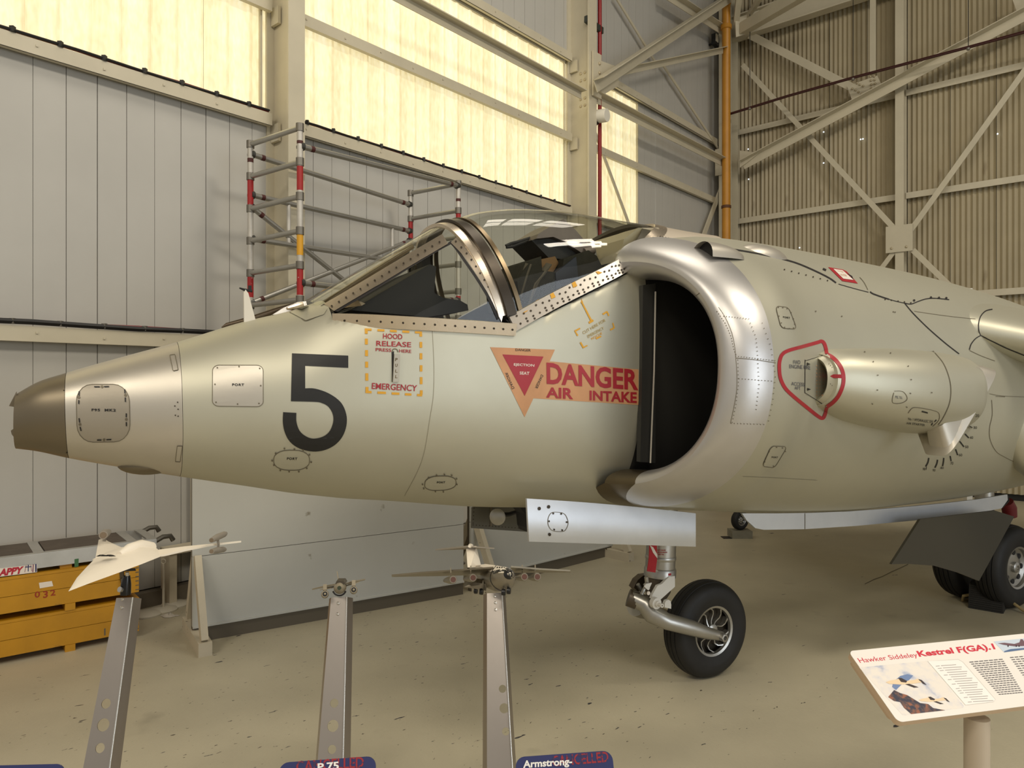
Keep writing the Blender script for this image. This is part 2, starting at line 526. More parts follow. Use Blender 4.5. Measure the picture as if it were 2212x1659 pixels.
# ------------------------------------------------------------------ right wall of corrugated sheet
WR0, WRd, WRn = Vector((4.12, 14.17, 0)), Vector((.758, -.652, 0)), Vector((-.652, -.758, 0))
def wr(k, z, out=0.0): return WR0 + WRd * k + WRn * out + Vector((0, 0, z))
def wrp(px, py, out=0.0):
    p = onplane(px, py, WR0 + WRn * out, WRn)
    return (p - WR0).dot(WRd), p.z
wall_r = MB().box((4.6, .12, 5.0), (9.4, .06, 10.0)).build('wall_right', m_dark, smooth=0)
wall_r.location = WR0; wall_r.rotation_euler = (0, 0, math.atan2(WRd.y, WRd.x))
tag(wall_r, 'corrugated cream sheet wall at the far end of the hangar', kind='structure')
SW = .622
def corr(h):
    b = MB(); n = 8; per = 6; pr = []
    for i in range(n * per + 1):
        x = (SW - .007) * i / (n * per)
        pr.append((x, -.016 * math.cos(2 * math.pi * i / per)))
    k = len(pr)
    b.add([(x, y, 0) for x, y in pr] + [(x, y + .006, h) for x, y in pr], [(i, i + 1, i + 1 + k, i + k) for i in range(k - 1)])
    return b.mesh('corrugated_sheet', m_corr, 60)
ms = {h: corr(h) for h in (1.55, 1.78, 1.3)}
for z, h in ((.1, 1.55), (1.52, 1.78), (3.22, 1.78), (4.93, 1.78), (6.64, 1.78), (8.35, 1.3)):
    for j in range(14):
        put('corrugated_sheet', ms[h], wall_r, .148 + (j - 0) * SW, z, .05 + .004 * (j % 2))
def girt(z, ka, kb):
    b = MB()
    b.box(((ka + kb) / 2, .0, z + .045), (kb - ka, .10, .012)).box(((ka + kb) / 2, -.05, z), (kb - ka, .012, .10))
    return b.build('girt', m_cream, wall_r, 0, False)
PK = wrp(1950, 500)[0]
for z in (1.52, 3.22, 4.93, 6.64):
    girt(z, .35, PK - .06); girt(z, PK + .06, 8.5)
MB().ibeam(L(.1, 8.55, .25), L(8.6, 8.55, .25), .2, .44, .025, (0, 0, 1)).build('eaves_beam', m_cream, wall_r, 0, False)
MB().ibeam(L(PK, 0, .12), L(PK, 9.9, .12), .13, .2, .014, (0, 1, 0)).build('wall_post', m_cream, wall_r, 0, False)
zc = wrp(1950, 515, .22)[1]
MB().box((PK, -.24, zc), (.40, .02, .44)).build('gusset_plate', m_cream, wall_r, 0, False)
b = MB()
for dx in (-.11, .11): b.sphere((PK + dx, -.255, zc - .15), (.022, .014, .022), 8, 5)
b.build('bolt', m_bolt, wall_r, 40, False)
def strutR(p, q, w, h, out, nm, sec='box'):
    (ka, za), (kb, zb) = wrp(*p, out), wrp(*q, out)
    b = MB()
    if sec == 'box': b.beam(L(ka, za, out), L(kb, zb, out), w, h, (0, 1, 0))
    else: b.angle(L(ka, za, out), L(kb, zb, out), w, .012, (0, -1, 0))
    return b.build(nm, m_cream, wall_r, 0, False)
strutR((1606, 358), (2480, -107), .15, .15, .40, 'diagonal_brace', 'angle')
strutR((1604, 140), (1935, 497), .085, .02, .20, 'diagonal_brace')
strutR((1968, 497), (2330, -10), .085, .02, .20, 'diagonal_brace')
strutR((1620, 76), (1842, 190), .13, .03, .24, 'diagonal_brace')
strutR((1932, 543), (1880, 612), .075, .02, .20, 'diagonal_brace')
strutR((1972, 540), (2075, 640), .085, .02, .20, 'diagonal_brace')
strutR((1886, -10), (1886, 160), .09, .03, .24, 'hanger_strut')
pl = [L(*wrp(x, y, .30), .30) for x, y in ((1830, 186), (1895, 163), (1906, 187), (1842, 221))]
MB().prism(pl, (0, .02, 0)).build('gusset_plate', m_cream, wall_r, 0, False)
pl = [L(*wrp(x, y, .30), .30) for x, y in ((2186, -4), (2215, -12), (2222, 24), (2200, 34))]
MB().prism(pl, (0, .02, 0)).build('gusset_plate', m_cream, wall_r, 0, False)
b = MB()
for x, y in ((1852, 180), (1858, 183), (1865, 186), (1842, 192), (1849, 195), (1855, 199), (1862, 203), (1881, 166), (1889, 165), (1882, 174), (1890, 173), (1883, 183), (1891, 181), (1882, 191), (1890, 190)):
    k, z = wrp(x, y, .30); b.sphere(L(k, z, .312), .02, 8, 5)
b.build('bolt', m_bolt, wall_r, 40, False)
# wind bracket on the corner column and bolts
pl = [L(*wrp(x, y, .44), .44) for x, y in ((1598, 325), (1640, 330), (1612, 352), (1598, 362))]
MB().prism(pl, (0, .03, 0)).build('gusset_plate', m_cream, wall_r, 0, False)
# corner column
cc = thing('steel_column', wr(.30, 0, .28), 'cream corner column behind the ochre drain pipe', None); cc['kind'] = 'structure'
cc.rotation_euler = (0, 0, math.atan2(WRd.y, WRd.x))
MB().box((-.10, -.05, 4.9), (.02, .30, 9.8)).build('web', m_cream, cc, 0, False)
MB().box((-.02, -.20, 4.9), (.24, .02, 9.8)).build('front_flange', m_cream, cc, 0, False)
MB().box((-.02, .10, 4.9), (.24, .02, 9.8)).build('rear_flange', m_cream, cc, 0, False)
b = MB()
for z in (5.9, 6.0, 6.1, 5.2, 5.3): b.sphere((-.12, -.1, z), .02, 8, 5)
b.build('bolt', m_bolt, cc, 40, False)
MB().box((-.05, -.23, 6.0), (.3, .03, .5)).build('splice_plate', m_cream, cc, 0, False)
# roof girders at the eaves corner
b = MB()
b.beam(at(1605, 62, 13.2), at(1760, -30, 11.5), .14, .2)
b.beam(at(1590, 50, 13.3), at(1600, -40, 12.6), .10, .12)
b.beam(at(1612, 40, 13.3), at(1680, -60, 12.0), .06, .1)
tb = b.build('trim_1', m_cream, None, 0); tag(tb, 'roof girder ends meeting above the corner column', kind='structure')
g = MB().prism([at(x, y, 13.2) for x, y in ((1588, 40), (1640, 22), (1622, 70), (1590, 80))], (0, .03, 0)).build('gusset_plate', m_cream, tb, 0)

pm = bpy.data.materials.new('daylight_pinhole'); pm.use_nodes = True
pm.node_tree.nodes['Principled BSDF'].inputs['Emission Color'].default_value = (.8, .9, 1, 1); pm.node_tree.nodes['Principled BSDF'].inputs['Emission Strength'].default_value = 2.5
for x, y in ((1779, 285), (1859, 301), (1864, 300), (1779, 352), (1616, 322), (1617, 387), (2155, 289), (1727, 535)):
    k, z = wrp(x, y, -.02); MB().lathe([(0, 0), (.011, 0), (.011, .004), (0, .004)], L(k, z, -.025), (0, -1, 0), 8).build('pin_hole', pm, wall_r, 0, False)
# pipes, cables and small fittings on the walls
op = thing('drain_pipe', (3.93, 13.25, 0), 'vertical ochre yellow pipe in the hangar corner', 'pipe')
MB().tube([(3.93, 13.25, 0), (3.93, 13.25, 8.75), (3.97, 13.2, 8.88), (4.1, 13.08, 8.95), (4.6, 12.6, 9.0)], .077, 14).build('pipe_run', m_ochre, op)
MB().lathe([(.079, 0), (.10, .01), (.10, .08), (.079, .09)], (3.93, 13.25, 8.3), (0, 0, 1), 16).build('pipe_collar', m_ochre, op)
MB().lathe([(.079, 0), (.088, .005), (.088, .05), (.079, .055)], (3.93, 13.25, 5.02), (0, 0, 1), 16).build('pipe_clamp', mat('rusty_clamp', (92, 58, 34), .7), op)
rp = wl(6.02, 0, .34)
t_ = thing('red_pipe', rp, 'thin vertical red pipe beside the second column', 'pipe')
MB().tube([rp, rp + Vector((0, 0, 9.6))], .028, 10).build('pipe_run', m_redpipe, t_)
b = MB(); b.beam(rp + Vector((0, 0, 6.88)) - WLd * .35, rp + Vector((0, 0, 6.86)) + WLd * .06, .05, .09)
b.build('pipe_bracket', mat('dark_bracket', (66, 70, 64), .5, .4), t_)
sp = thing('sprinkler_pipe', wr(0, 6.9, .7), 'dark maroon pipe slung across the corrugated wall', 'pipe')
pts = [wr(*wrp(x, y, .7), .7) for x, y in ((1574, 247), (1700, 208), (1842, 168), (2092, 102), (2240, 62), (2620, -41))]
MB().tube(pts, .024, 8).build('pipe_run', m_maroon, sp)
for x, y in ((1620, 232), (1843, 168), (2092, 102)):
    k, z = wrp(x, y, .7)
    MB().tube([wr(k, z, .7), wr(k, 9.9, .7)], .006, 6).build('hanger_rod', m_black, sp)
    MB().sphere(wr(k, z - .02, .7), .03, 8, 5).build('hanger_nut', m_clip, sp)
for nm, z, ka, kb, lab in (('cable_run', 4.305, -5.4, .95, 'red and black cable clipped to the rail under the left window'), ('cable_run', 4.305, 1.2, 5.62, 'red and black cable clipped to the rail under the wide window'),
                      ('cable_run', 2.245, -5.4, .55, 'red and black cable lying on the low rail behind the nose')):
    c_ = thing(nm, wl(ka, z, .08), lab, 'cable')
    MB().tube([wl(ka + (kb - ka) * j / 16, z + .004 * math.sin(j * 2.3), .10) for j in range(17)], .013 if z > 3 else .02, 6).build('red_cable', m_redcable, c_)
    MB().tube([wl(ka + (kb - ka) * j / 16, z - .004 + .005 * math.sin(j * 1.7), .118) for j in range(17)], .010 if z > 3 else .022, 6).build('black_cable', m_black, c_)
    n = int((kb - ka) / .3); me = MB().box((0, 0, 0), (.03, .03, .04)).mesh('cable_clip', m_clip if z < 3 else m_black, 0)
    for j in range(n):
        o = link('cable_clip', me, c_); o.location = wl(ka + .15 + j * .3, z, .118)
# white loudspeaker on the second column
p = at(1296, 251, 10.2)
ls = thing('loudspeaker', p, 'white cylindrical loudspeaker on the second column', 'loudspeaker')
ax = Vector((.80, -.55, -.08)).normalized()
m_white = mat('white_plastic', (226, 222, 210), .4)
MB().lathe([(.0, -.11), (.088, -.11), (.092, -.09), (.092, .10), (.088, .115), (.08, .115)], p, ax, 24).build('housing', m_white, ls)
MB().lathe([(.0, .10), (.08, .10), (.08, .112), (0, .112)], p, ax, 20).build('grille', mat('speaker_grille', (206, 203, 194), .7), ls)
MB().beam(p - Vector((.03, 0, .08)), p - Vector((.10, -.04, .13)), .05, .04).build('bracket', m_black, ls)

q = L(*wlp(1543, 88, .12), .12); q = wl(q.x, q.z, .12)
fl_ = thing('bright_patch_box', q, 'small black box with white front standing for a bright patch high in the corner by the ochre pipe', 'fitting', None, (0, 0, math.atan2(WLd.y, WLd.x)))
MB().box((0, -.02, 0), (.16, .08, .20)).build('housing', m_black, fl_, 0, False)
MB().box((-.02, -.065, .02), (.10, .012, .14)).build('lens', m_white, fl_, 0, False)  # made-up box; its white face stands for a bright patch of light
MB().beam((0, .02, -.05), (0, .12, -.05), .03, .03).build('bracket', m_black, fl_, 0, False)
# ------------------------------------------------------------------ the aircraft: local x aft, -y port, z up, origin at the nose wheel contact
m_skin = mat('silver_paint', (194, 191, 173), .48, .64, .07, 1.1, .015, 30)
m_bare = mat('bare_aluminium', (200, 194, 182), .42, .75, .07, 2.0, .02, 25)
m_lip = mat('bare_lip_metal', (206, 204, 202), .40, .85, .08, 2.5, .03, 10)
m_nose = mat('dull_nose_metal', (128, 118, 100), .42, .8, .10, 2.0, .02, 20)
m_door = mat('satin_door_metal', (216, 220, 226), .42, .75, .08, 4.0, .02, 20)
m_frame = mat('polished_frame', (220, 206, 186), .27, .85, .12, 5.0, .03, 12)
m_pit = mat('cockpit_black', (26, 26, 28), .7)
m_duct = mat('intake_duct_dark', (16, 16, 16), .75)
m_blk = mat('marking_black', (26, 25, 23), .5)
m_red = mat('marking_red', (166, 32, 44), .45, 0, .08, 8)
m_sal = mat('marking_salmon', (205, 152, 108), .5, 0, .14, 6)
m_yel = mat('marking_yellow', (218, 160, 34), .5)
m_wht = mat('marking_white', (226, 216, 204), .5)
m_faint = mat('marking_faint_yellow', (176, 152, 84), .5)
m_nav = mat('marking_blue_grey', (62, 66, 82), .5)
m_line = mat('panel_joint', (112, 104, 86), .6, .3)
m_gap = mat('panel_gap_black', (26, 22, 22), .6)
m_riv = mat('rivet_shade', (112, 104, 88), .5, .5)
m_bolt2 = mat('dark_screw', (62, 54, 44), .5, .5)
m_steel = mat('undercarriage_steel', (176, 174, 168), .34, .85, .1, 8, .02, 30)
m_wgrey = mat('white_enamel', (214, 212, 206), .4)
m_tyre = mat('tyre_rubber', (24, 23, 22), .62, 0, .15, 10)
def glass_mat(name, tint, gl):
    m = bpy.data.materials.new(name); m.use_nodes = True; t = m.node_tree
    for n in list(t.nodes): t.nodes.remove(n)
    o = t.nodes.new('ShaderNodeOutputMaterial'); mx = t.nodes.new('ShaderNodeMixShader')
    tr = t.nodes.new('ShaderNodeBsdfTransparent'); g = t.nodes.new('ShaderNodeBsdfGlossy'); f = t.nodes.new('ShaderNodeLayerWeight')
    f.inputs['Blend'].default_value = .5
    pw = t.nodes.new('ShaderNodeMath'); pw.operation = 'POWER'; pw.inputs[1].default_value = 4.0
    mr = t.nodes.new('ShaderNodeMapRange'); mr.inputs['To Min'].default_value = gl; mr.inputs['To Max'].default_value = .85
    tr.inputs[0].default_value = tint; g.inputs['Roughness'].default_value = .03
    t.links.new(f.outputs['Facing'], pw.inputs[0]); t.links.new(pw.outputs[0], mr.inputs['Value'])
    t.links.new(mr.outputs['Result'], mx.inputs[0]); t.links.new(tr.outputs[0], mx.inputs[1]); t.links.new(g.outputs[0], mx.inputs[2])
    t.links.new(mx.outputs[0], o.inputs[0]); return m
m_glass = glass_mat('canopy_glass', (.93, .94, .89, 1), .045)

TH, PH = R(28.5), R(3.3)
jet = thing('jet_aircraft', (1.14, 4.44, 0), 'silver jet aircraft with black number 5 on its nose', 'aircraft', None, (0, PH, TH))
JM = jet.matrix_basis.copy(); JI = JM.inverted()
EYEL = JI @ Vector((0, 0, EYE))
def P(x, l, z): return Vector((x, -l, z))
def loc(px, py, l):
    """point at lateral offset l (port positive) seen at a pixel"""
    d = (JI.to_3x3() @ ray(px, py))
    k = (-l - EYEL.y) / d.y
    return EYEL + d * k
def hermite(x, xs, ys):
    xs = np.array(xs); ys = np.array(ys); m = np.gradient(ys, xs)
    i = int(np.clip(np.searchsorted(xs, x) - 1, 0, len(xs) - 2)); h = xs[i + 1] - xs[i]; t = (x - xs[i]) / h
    return float((2 * t**3 - 3 * t**2 + 1) * ys[i] + (t**3 - 2 * t**2 + t) * h * m[i] + (-2 * t**3 + 3 * t**2) * ys[i + 1] + (t**3 - t**2) * h * m[i + 1])
def se(c, n): return math.copysign(abs(c) ** (2 / n), c)
XS = [-3.56, -3.5, -3.4, -3.2, -3.0, -2.75, -2.5, -2.42, -2.3, -2.1, -1.6, -1.2, -.8, -.4, .1]
ZT = [1.56, 1.604, 1.648, 1.728, 1.805, 1.912, 2.005, 2.045, 2.13, 2.26, 2.40, 2.48, 2.57, 2.66, 2.68]
ZB = [1.349, 1.341, 1.316, 1.277, 1.242, 1.202, 1.162, 1.153, 1.14, 1.126, 1.085, 1.072, 1.055, 1.04, 1.02]
WW = [.10, .135, .175, .235, .285, .335, .375, .385, .40, .42, .45, .46, .465, .47, .47]
RK = [.05, .06, .085, .08, .075, .065, .05, .04, .02, 0, 0, 0, 0, 0, 0]
NT = [2.15] * 6 + [2.4, 2.8, 3.0, 3.0, 3.0, 3.6, 4.0, 3.2, 2.6]
NB = [2.15] * 10 + [2.2, 2.3, 2.4, 2.4, 2.4]
def sill(x):
    if x < -2.41 or x > -.64: return None
    return float(np.interp(x, [-2.484, -1.65, -1.585, -1.346, -1.088, -.883, -.60], [1.947, 1.972, 1.983, 2.113, 2.254, 2.37, 2.56]))
NA = 96
def fsec(x):
    zt, zb, w, k, nt, nb = [hermite(x, XS, t) for t in (ZT, ZB, WW, RK, NT, NB)]
    zc = (zt + zb) / 2; zs = sill(x); out = []; ins = []
    ls = None
    if zs is not None:
        f = min(1, (zs - zc) / (zt - zc)); ls = w * (1 - f ** nt) ** (1 / nt)
    for j in range(NA):
        a = 2 * math.pi * j / NA
        n = nt if math.sin(a) > 0 else nb
        l = w * se(math.cos(a), n); z = zc + (zt - zc) * se(math.sin(a), n); inside = False
        if zs is not None and z > zs:
            t = abs(l) / ls
            if t > .93: z = zs
            else:
                inside = True
                if t > .6: l = math.copysign(ls * .90, l); z = zs - .5 * (1 - (t - .6) / .33)
                else: z = zs - .5
        out.append(P(x - k * (z - zc), l, z)); ins.append(inside)
    return out, ins
def fus(xa, xb, n, name, m, capa=False, capb=False):
    rings = []; ins = []
    for i in range(n):
        r_, s_ = fsec(xa + (xb - xa) * i / (n - 1)); rings.append(r_); ins.append(s_)
    b = MB().loft(rings, capa=capa, capb=capb)
    nf = (n - 1) * NA
    dark = [any(ins[i // NA + a][(i + c) % NA] for a in (0, 1) for c in (0, 1)) for i in range(nf)]
    o = b.build(name, m, jet, 40, False)
    if any(dark):
        o.data.materials.append(m_pit)
        for i in range(nf):
            if dark[i]: o.data.polygons[i].material_index = 1
    return o, b
SKIN = MB()
nosecap, b_ = fus(-3.56, -3.3925, 10, 'nose_cap', m_nose, capa=True); SKIN.add(b_.v, b_.f)
nosecone, b_ = fus(-3.391, -2.9995, 14, 'nose_cone', m_bare); SKIN.add(b_.v, b_.f)
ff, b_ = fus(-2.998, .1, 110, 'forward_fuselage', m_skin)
ff.data.materials.append(mat('intake_wall_shade', (44, 43, 40), .55))  # dark tone paints the shade of the intake recess onto the skin
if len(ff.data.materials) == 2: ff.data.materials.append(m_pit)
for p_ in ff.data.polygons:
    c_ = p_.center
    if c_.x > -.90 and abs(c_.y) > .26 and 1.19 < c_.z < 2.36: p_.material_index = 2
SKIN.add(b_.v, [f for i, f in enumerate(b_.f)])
# ---- centre fuselage
BX = [-.68, -.5, -.3, 0, .4, 1.0, 1.6, 2.3, 3.2, 4.5, 6.5]
BW = [1.10, 1.07, .985, .92, .885, .86, .84, .80, .72, .60, .38]
BT = [2.58, 2.62, 2.65, 2.675, 2.69, 2.70, 2.70, 2.68, 2.62, 2.52, 2.38]
BB = [1.085, 1.07, 1.055, 1.03, 1.01, 1.005, 1.03, 1.07, 1.16, 1.36, 1.62]
def bsec(x, a):
    w, zt, zb = [hermite(x, BX, t) for t in (BW, BT, BB)]
    zc = zb + (zt - zb) * .475
    s_ = math.sin(a)
    n = 2.15 if s_ > 0 else 2.25
    return w * se(math.cos(a), n), zc + ((zt - zc) if s_ > 0 else (zc - zb)) * se(s_, n)
XJ = -.68
rings = []
for i in range(90):
    x = XJ + (6.5 - XJ) * (i / 89) ** 1.25
    rings.append([P(x, *bsec(x, 2 * math.pi * j / 120)) for j in range(120)])
b_ = MB().loft(rings, capa=False); b_.build('centre_fuselage', m_skin, jet, 40, False); SKIN.add(b_.v, b_.f)
# ---- intakes
m_brzl = mat('lip_corner_bronze', (112, 100, 78), .32, .8, .2, 6)
L0, LA, LZ, LB = .40, .585, 1.80, .555
def le(a, da=0, db=0, dx=0.0):
    l = L0 + (LA + da) * se(math.cos(a), 2.25); z = LZ + (LB + db) * se(math.sin(a), 2.25)
    return -1.06 + .30 * (l - L0) + dx, l, z
def mir(rs): return [[Vector((v.x, -v.y, v.z)) for v in r_] for r_ in rs]
AN = [R(90 - 180 * j / 60) for j in range(61)]
outer = []
for i in range(13):
    q = math.pi / 2 * i / 12; r_ = []
    for a in AN:
        x0, l0, z0 = le(a); l1, z1 = bsec(XJ, a * (70 / 90 if a > 0 else 1))
        s_, c_ = math.sin(q), 1 - math.cos(q)
        r_.append(P(x0 + (XJ - x0) * c_, l0 + (l1 - l0) * s_, z0 + (z1 - z0) * s_))
    outer.append(r_)
inner = []
for i in range(9):
    q = math.pi / 2 * i / 8; r_ = []
    for a in AN:
        x0, l0, z0 = le(a); x1, l1, z1 = le(a, -.075, -.07, .16)
        s_, c_ = math.sin(q), 1 - math.cos(q)
        r_.append(P(x0 + (x1 - x0) * c_, l0 + (l1 - l0) * s_, z0 + (z1 - z0) * s_))
    inner.append(r_)
duct = []
for i in range(12):
    t = i / 11; r_ = []
    for a in AN:
        x1, l1, z1 = le(a, -.075, -.07, .16)
        l2, z2 = .30 + .28 * math.cos(a), 1.80 + .5 * math.sin(a)
        x = x1 + (.75 - x1) * t; e = t * t * (3 - 2 * t)
        r_.append(P(x, l1 + (l2 - l1) * e, z1 + (z2 - z1) * e))
    duct.append(r_)
for k, side in enumerate((1, -1)):
    f_ = (lambda r: r) if side == 1 else mir
    b_ = MB().loft(f_(outer), closed=False, capa=False, capb=False); o1 = b_.build('intake_lip', m_lip, jet, 50, False)
    b2 = MB().loft(f_(inner), closed=False, capa=False, capb=False); o2 = b2.build('intake_lip_inner', m_lip, jet, 50, False)
    for o_ in (o1, o2):
        o_.data.materials.append(m_brzl)
        for p_ in o_.data.polygons:
            if p_.index % 60 >= 55: p_.material_index = 1
    if side == 1: SKIN.add(b_.v, b_.f); SKIN.add(b2.v, b2.f)
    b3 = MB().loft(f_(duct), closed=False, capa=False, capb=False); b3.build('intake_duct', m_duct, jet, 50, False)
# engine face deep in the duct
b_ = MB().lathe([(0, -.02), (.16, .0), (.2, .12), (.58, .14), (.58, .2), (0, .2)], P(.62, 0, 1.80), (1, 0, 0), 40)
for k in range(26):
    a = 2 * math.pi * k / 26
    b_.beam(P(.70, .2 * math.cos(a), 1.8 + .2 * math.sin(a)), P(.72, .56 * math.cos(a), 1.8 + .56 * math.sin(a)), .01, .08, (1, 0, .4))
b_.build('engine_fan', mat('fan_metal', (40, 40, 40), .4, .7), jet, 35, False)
# ---- pod of the front nozzle
def podrow(px, yt, yb, lo):
    a, b = loc(px, yt, 1.0), loc(px, yb, 1.0)
    return (a.x + b.x) / 2, a.z, b.z, lo
PR = [podrow(1787, 763, 878, 1.06), podrow(1800, 757, 885, 1.08), podrow(1850, 752, 906, 1.14), podrow(1900, 751, 920, 1.18), podrow(1950, 752, 930, 1.20), podrow(2000, 756, 938, 1.195), podrow(2040, 761, 938, 1.18), podrow(2068, 766, 932, 1.16)]
def pring(x, zt, zb, lo, lc=.92, k=1.0, n=48):
    zc = (zt + zb) / 2
    return [P(x, lc + (lo - lc) * k * se(math.cos(2 * math.pi * j / n), 2.3), zc + (zt - zb) / 2 * k * se(math.sin(2 * math.pi * j / n), 2.3)) for j in range(n)]
xs_ = [r_[0] for r_ in PR]
rings = []
x, zt, zb, lo = PR[0]
fr = loc(1756, 770, .92).x
rings.append(pring(fr + .10, zt - .02, zb + .02, lo - .05, k=.80)); rings.append(pring(fr + .01, zt - .02, zb + .02, lo - .045, k=.84)); rings.append(pring(fr - .01, zt - .012, zb + .012, lo - .035, k=.93)); rings.append(pring(fr + .012, zt - .004, zb + .004, lo - .02))
for i in range(30):
    x = xs_[0] + (xs_[-1] - xs_[0]) * i / 29
    rings.append(pring(x, *[hermite(x, xs_, [r_[c] for r_ in PR]) for c in (1, 2, 3)]))
xe = xs_[-1]; rings.append(pring(xe + .03, PR[-1][1] - .03, PR[-1][2] + .04, PR[-1][3] - .03)); rings.append(pring(xe + .03, PR[-1][1] - .1, PR[-1][2] + .1, PR[-1][3] - .1))
b_ = MB().loft(rings, capa=False); POD = b_; b_.build('nozzle_fairing', m_skin, jet, 50, False); SKIN.add(b_.v, b_.f)
MB().add(rings[0], [tuple(range(48))]).build('fairing_mouth', mat('fairing_inside', (92, 82, 58), .6, .3), jet, 40, False)
A_, B_ = loc(2162, 797, 1.16), loc(2052, 987, 1.16)
A_.y = B_.y = -1.08
cen = (A_ + B_) / 2; dv = (B_ - A_) / 2; lat = Vector((0, -.08, 0)); nrm = Vector((-dv.z, 0, dv.x)).normalized()
if nrm.x < 0: nrm = -nrm
rings = [pring(xe - .15, PR[-1][1] - .05, PR[-1][2] + .05, 1.10, lc=.94)]
for t in (.35, .7, 1.0):
    rr = []
    for j in range(48):
        a = 2 * math.pi * j / 48
        e = cen - dv * se(math.sin(a), 5) + lat * se(math.cos(a), 5) - nrm * .10 * (1 - t)
        rr.append(rings[0][j].lerp(e, t ** .8))
    rings.append(rr)
rings.append([cen + (v - cen) * .88 for v in rings[-1]]); rings.append([cen - nrm * .12 + (v - cen) * .8 for v in rings[-1]])
nz = MB().loft(rings, capa=False); nz.build('front_nozzle', m_bare, jet, 35, False); SKIN.add(nz.v, nz.f)
# rear nozzle shield bulging at the edge of the view
b_ = MB().sphere(tuple(P(2.55, .74, 1.62)), (.62, .22, .38), 32, 16); b_.build('rear_nozzle_fairing', m_skin, jet, 60, False); SKIN.add(b_.v, b_.f)
# ---- wing (port and starboard)
def wing(side):
    rings = []
    for l, xl, zl, ch, th in ((.30, .95, 2.36, 3.2, .44), (.70, 1.40, 2.25, 2.95, .42), (1.0, 1.74, 2.17, 2.65, .38), (3.7, 3.75, 1.78, 1.25, .09)):
        rr = []
        for j in range(40):
            a = 2 * math.pi * j / 40
            u = (1 - math.cos(a)) / 2
            t = th * (1.9 * math.sqrt(u + 1e-9) * (1 - u) + .02) * .62
            rr.append(Vector((xl + u * ch, -side * l, zl - .03 * u + (t if a < math.pi else -t))))
        rings.append(rr)
    return MB().loft(rings)
for s_ in (1, -1):
    b_ = wing(s_); b_.build('wing', m_skin, jet, 50, False)
    if s_ == 1: SKIN.add(b_.v, b_.f)

BV = BVHTree.FromPolygons([Vector(v) for v in SKIN.v], SKIN.f)
def hit(px, py):
    d = (JI.to_3x3() @ ray(px, py)).normalized()
    h = BV.ray_cast(EYEL, d)
    if h[0] is None:
        return None
    n = h[1]
    if n.dot(d) > 0: n = -n
    return h[0], n
def onskin(pts, eps):
    out = []; last = None
    hs = [hit(*p) for p in pts]
    good = [h for h in hs if h]
    ref = sum((h[0] - EYEL).length for h in good) / max(1, len(good))
    for p, h in zip(pts, hs):
        if h: out.append(h[0] + h[1] * eps)
        else: out.append(EYEL + (JI.to_3x3() @ ray(*p)).normalized() * ref)
    return out
def lay(name, pts, fs, m, parent=jet, eps=.0022, L=14):
    p2, f2 = refine(pts, fs, L)
    b = MB().add(onskin(p2, eps), f2)
    o = b.build(name, m, parent, 60, False)
    return o
def C(off, sc=3.16): return lambda *pts: [(off[0] + x / sc, off[1] + y / sc) for x, y in pts]
c5, c6, c7, c8 = C((0, 600)), C((600, 600)), C((1000, 420)), C((1512, 500))
def word(name, body, quad, m, parent=jet, bold=.0, eps=.0026, sp=1.0, L=14):
    a, fs = text2d(body, bold, sp)
    return lay(name, quadmap(a, quad), fs, m, parent, eps, L)
def line(name, pts, w, m, parent=jet, eps=.0018, closed=False, n=8, smooth=True, L=14):
    if smooth: pts = spline(pts, n, closed)
    p, f = stroke2d(pts, w, closed)
    return lay(name, p, f, m, parent, eps, L)
def dots(name, pts, r, m, parent=jet, eps=.003):
    V, Fc = [], []
    for x, y in pts:
        o = len(V)
        V += [(x + r * math.cos(k * math.pi / 3), y + r * math.sin(k * math.pi / 3)) for k in range(6)]
        Fc.append(tuple(range(o, o + 6)))
    b = MB().add(onskin(V, eps), Fc)
    return tag(b.build(name, m, parent, 0, False), kind='stuff')
def along(pts, step):
    P_ = [np.array(p, float) for p in pts]; out = []; acc = 0
    for a, b in zip(P_[:-1], P_[1:]):
        d = np.linalg.norm(b - a); t = acc
        while t < d:
            out.append(tuple(a + (b - a) * t / d)); t += step
        acc = t - d
    return out
# ------------------------------------------------------------------ windscreen, canopy and cockpit
def strip3(path, wdir, w, th, name, m, parent=jet):
    """flat metal strip: path of local points, per-point width direction, thickness along the third axis"""
    rings = []
    n = len(path)
    for i in range(n):
        d = (path[min(i + 1, n - 1)] - path[max(i - 1, 0)]).normalized()
        wv = wdir[i] if isinstance(wdir, list) else wdir
        wv = (wv - d * wv.dot(d)).normalized(); tv = d.cross(wv).normalized()
        c = path[i]
        rings.append([c - wv * w / 2 - tv * th / 2, c + wv * w / 2 - tv * th / 2, c + wv * w / 2 + tv * th / 2, c - wv * w / 2 + tv * th / 2])
    return MB().loft(rings).build(name, m, parent, 30, False)
RAIL = [(-1.66, .408, 2.02), (-1.46, .414, 2.142), (-1.287, .42, 2.24), (-1.12, .42, 2.332), (-.996, .395, 2.402), (-.82, .34, 2.49)]
t1 = [loc(x, y, 0) for x, y in ((952, 489), (1000, 468), (1060, 459), (1130, 459), (1200, 466), (1300, 483), (1388, 497))]
TOP = [(v.x, v.z) for v in t1]
def railp(u):
    a = [i / (len(RAIL) - 1) for i in range(len(RAIL))]
    return [hermite(u, a, [r_[k] for r_ in RAIL]) for k in range(3)]
def topp(u):
    a = [0, .12, .26, .42, .58, .80, 1]
    return [hermite(u, a, [r_[k] for r_ in TOP]) for k in range(2)]
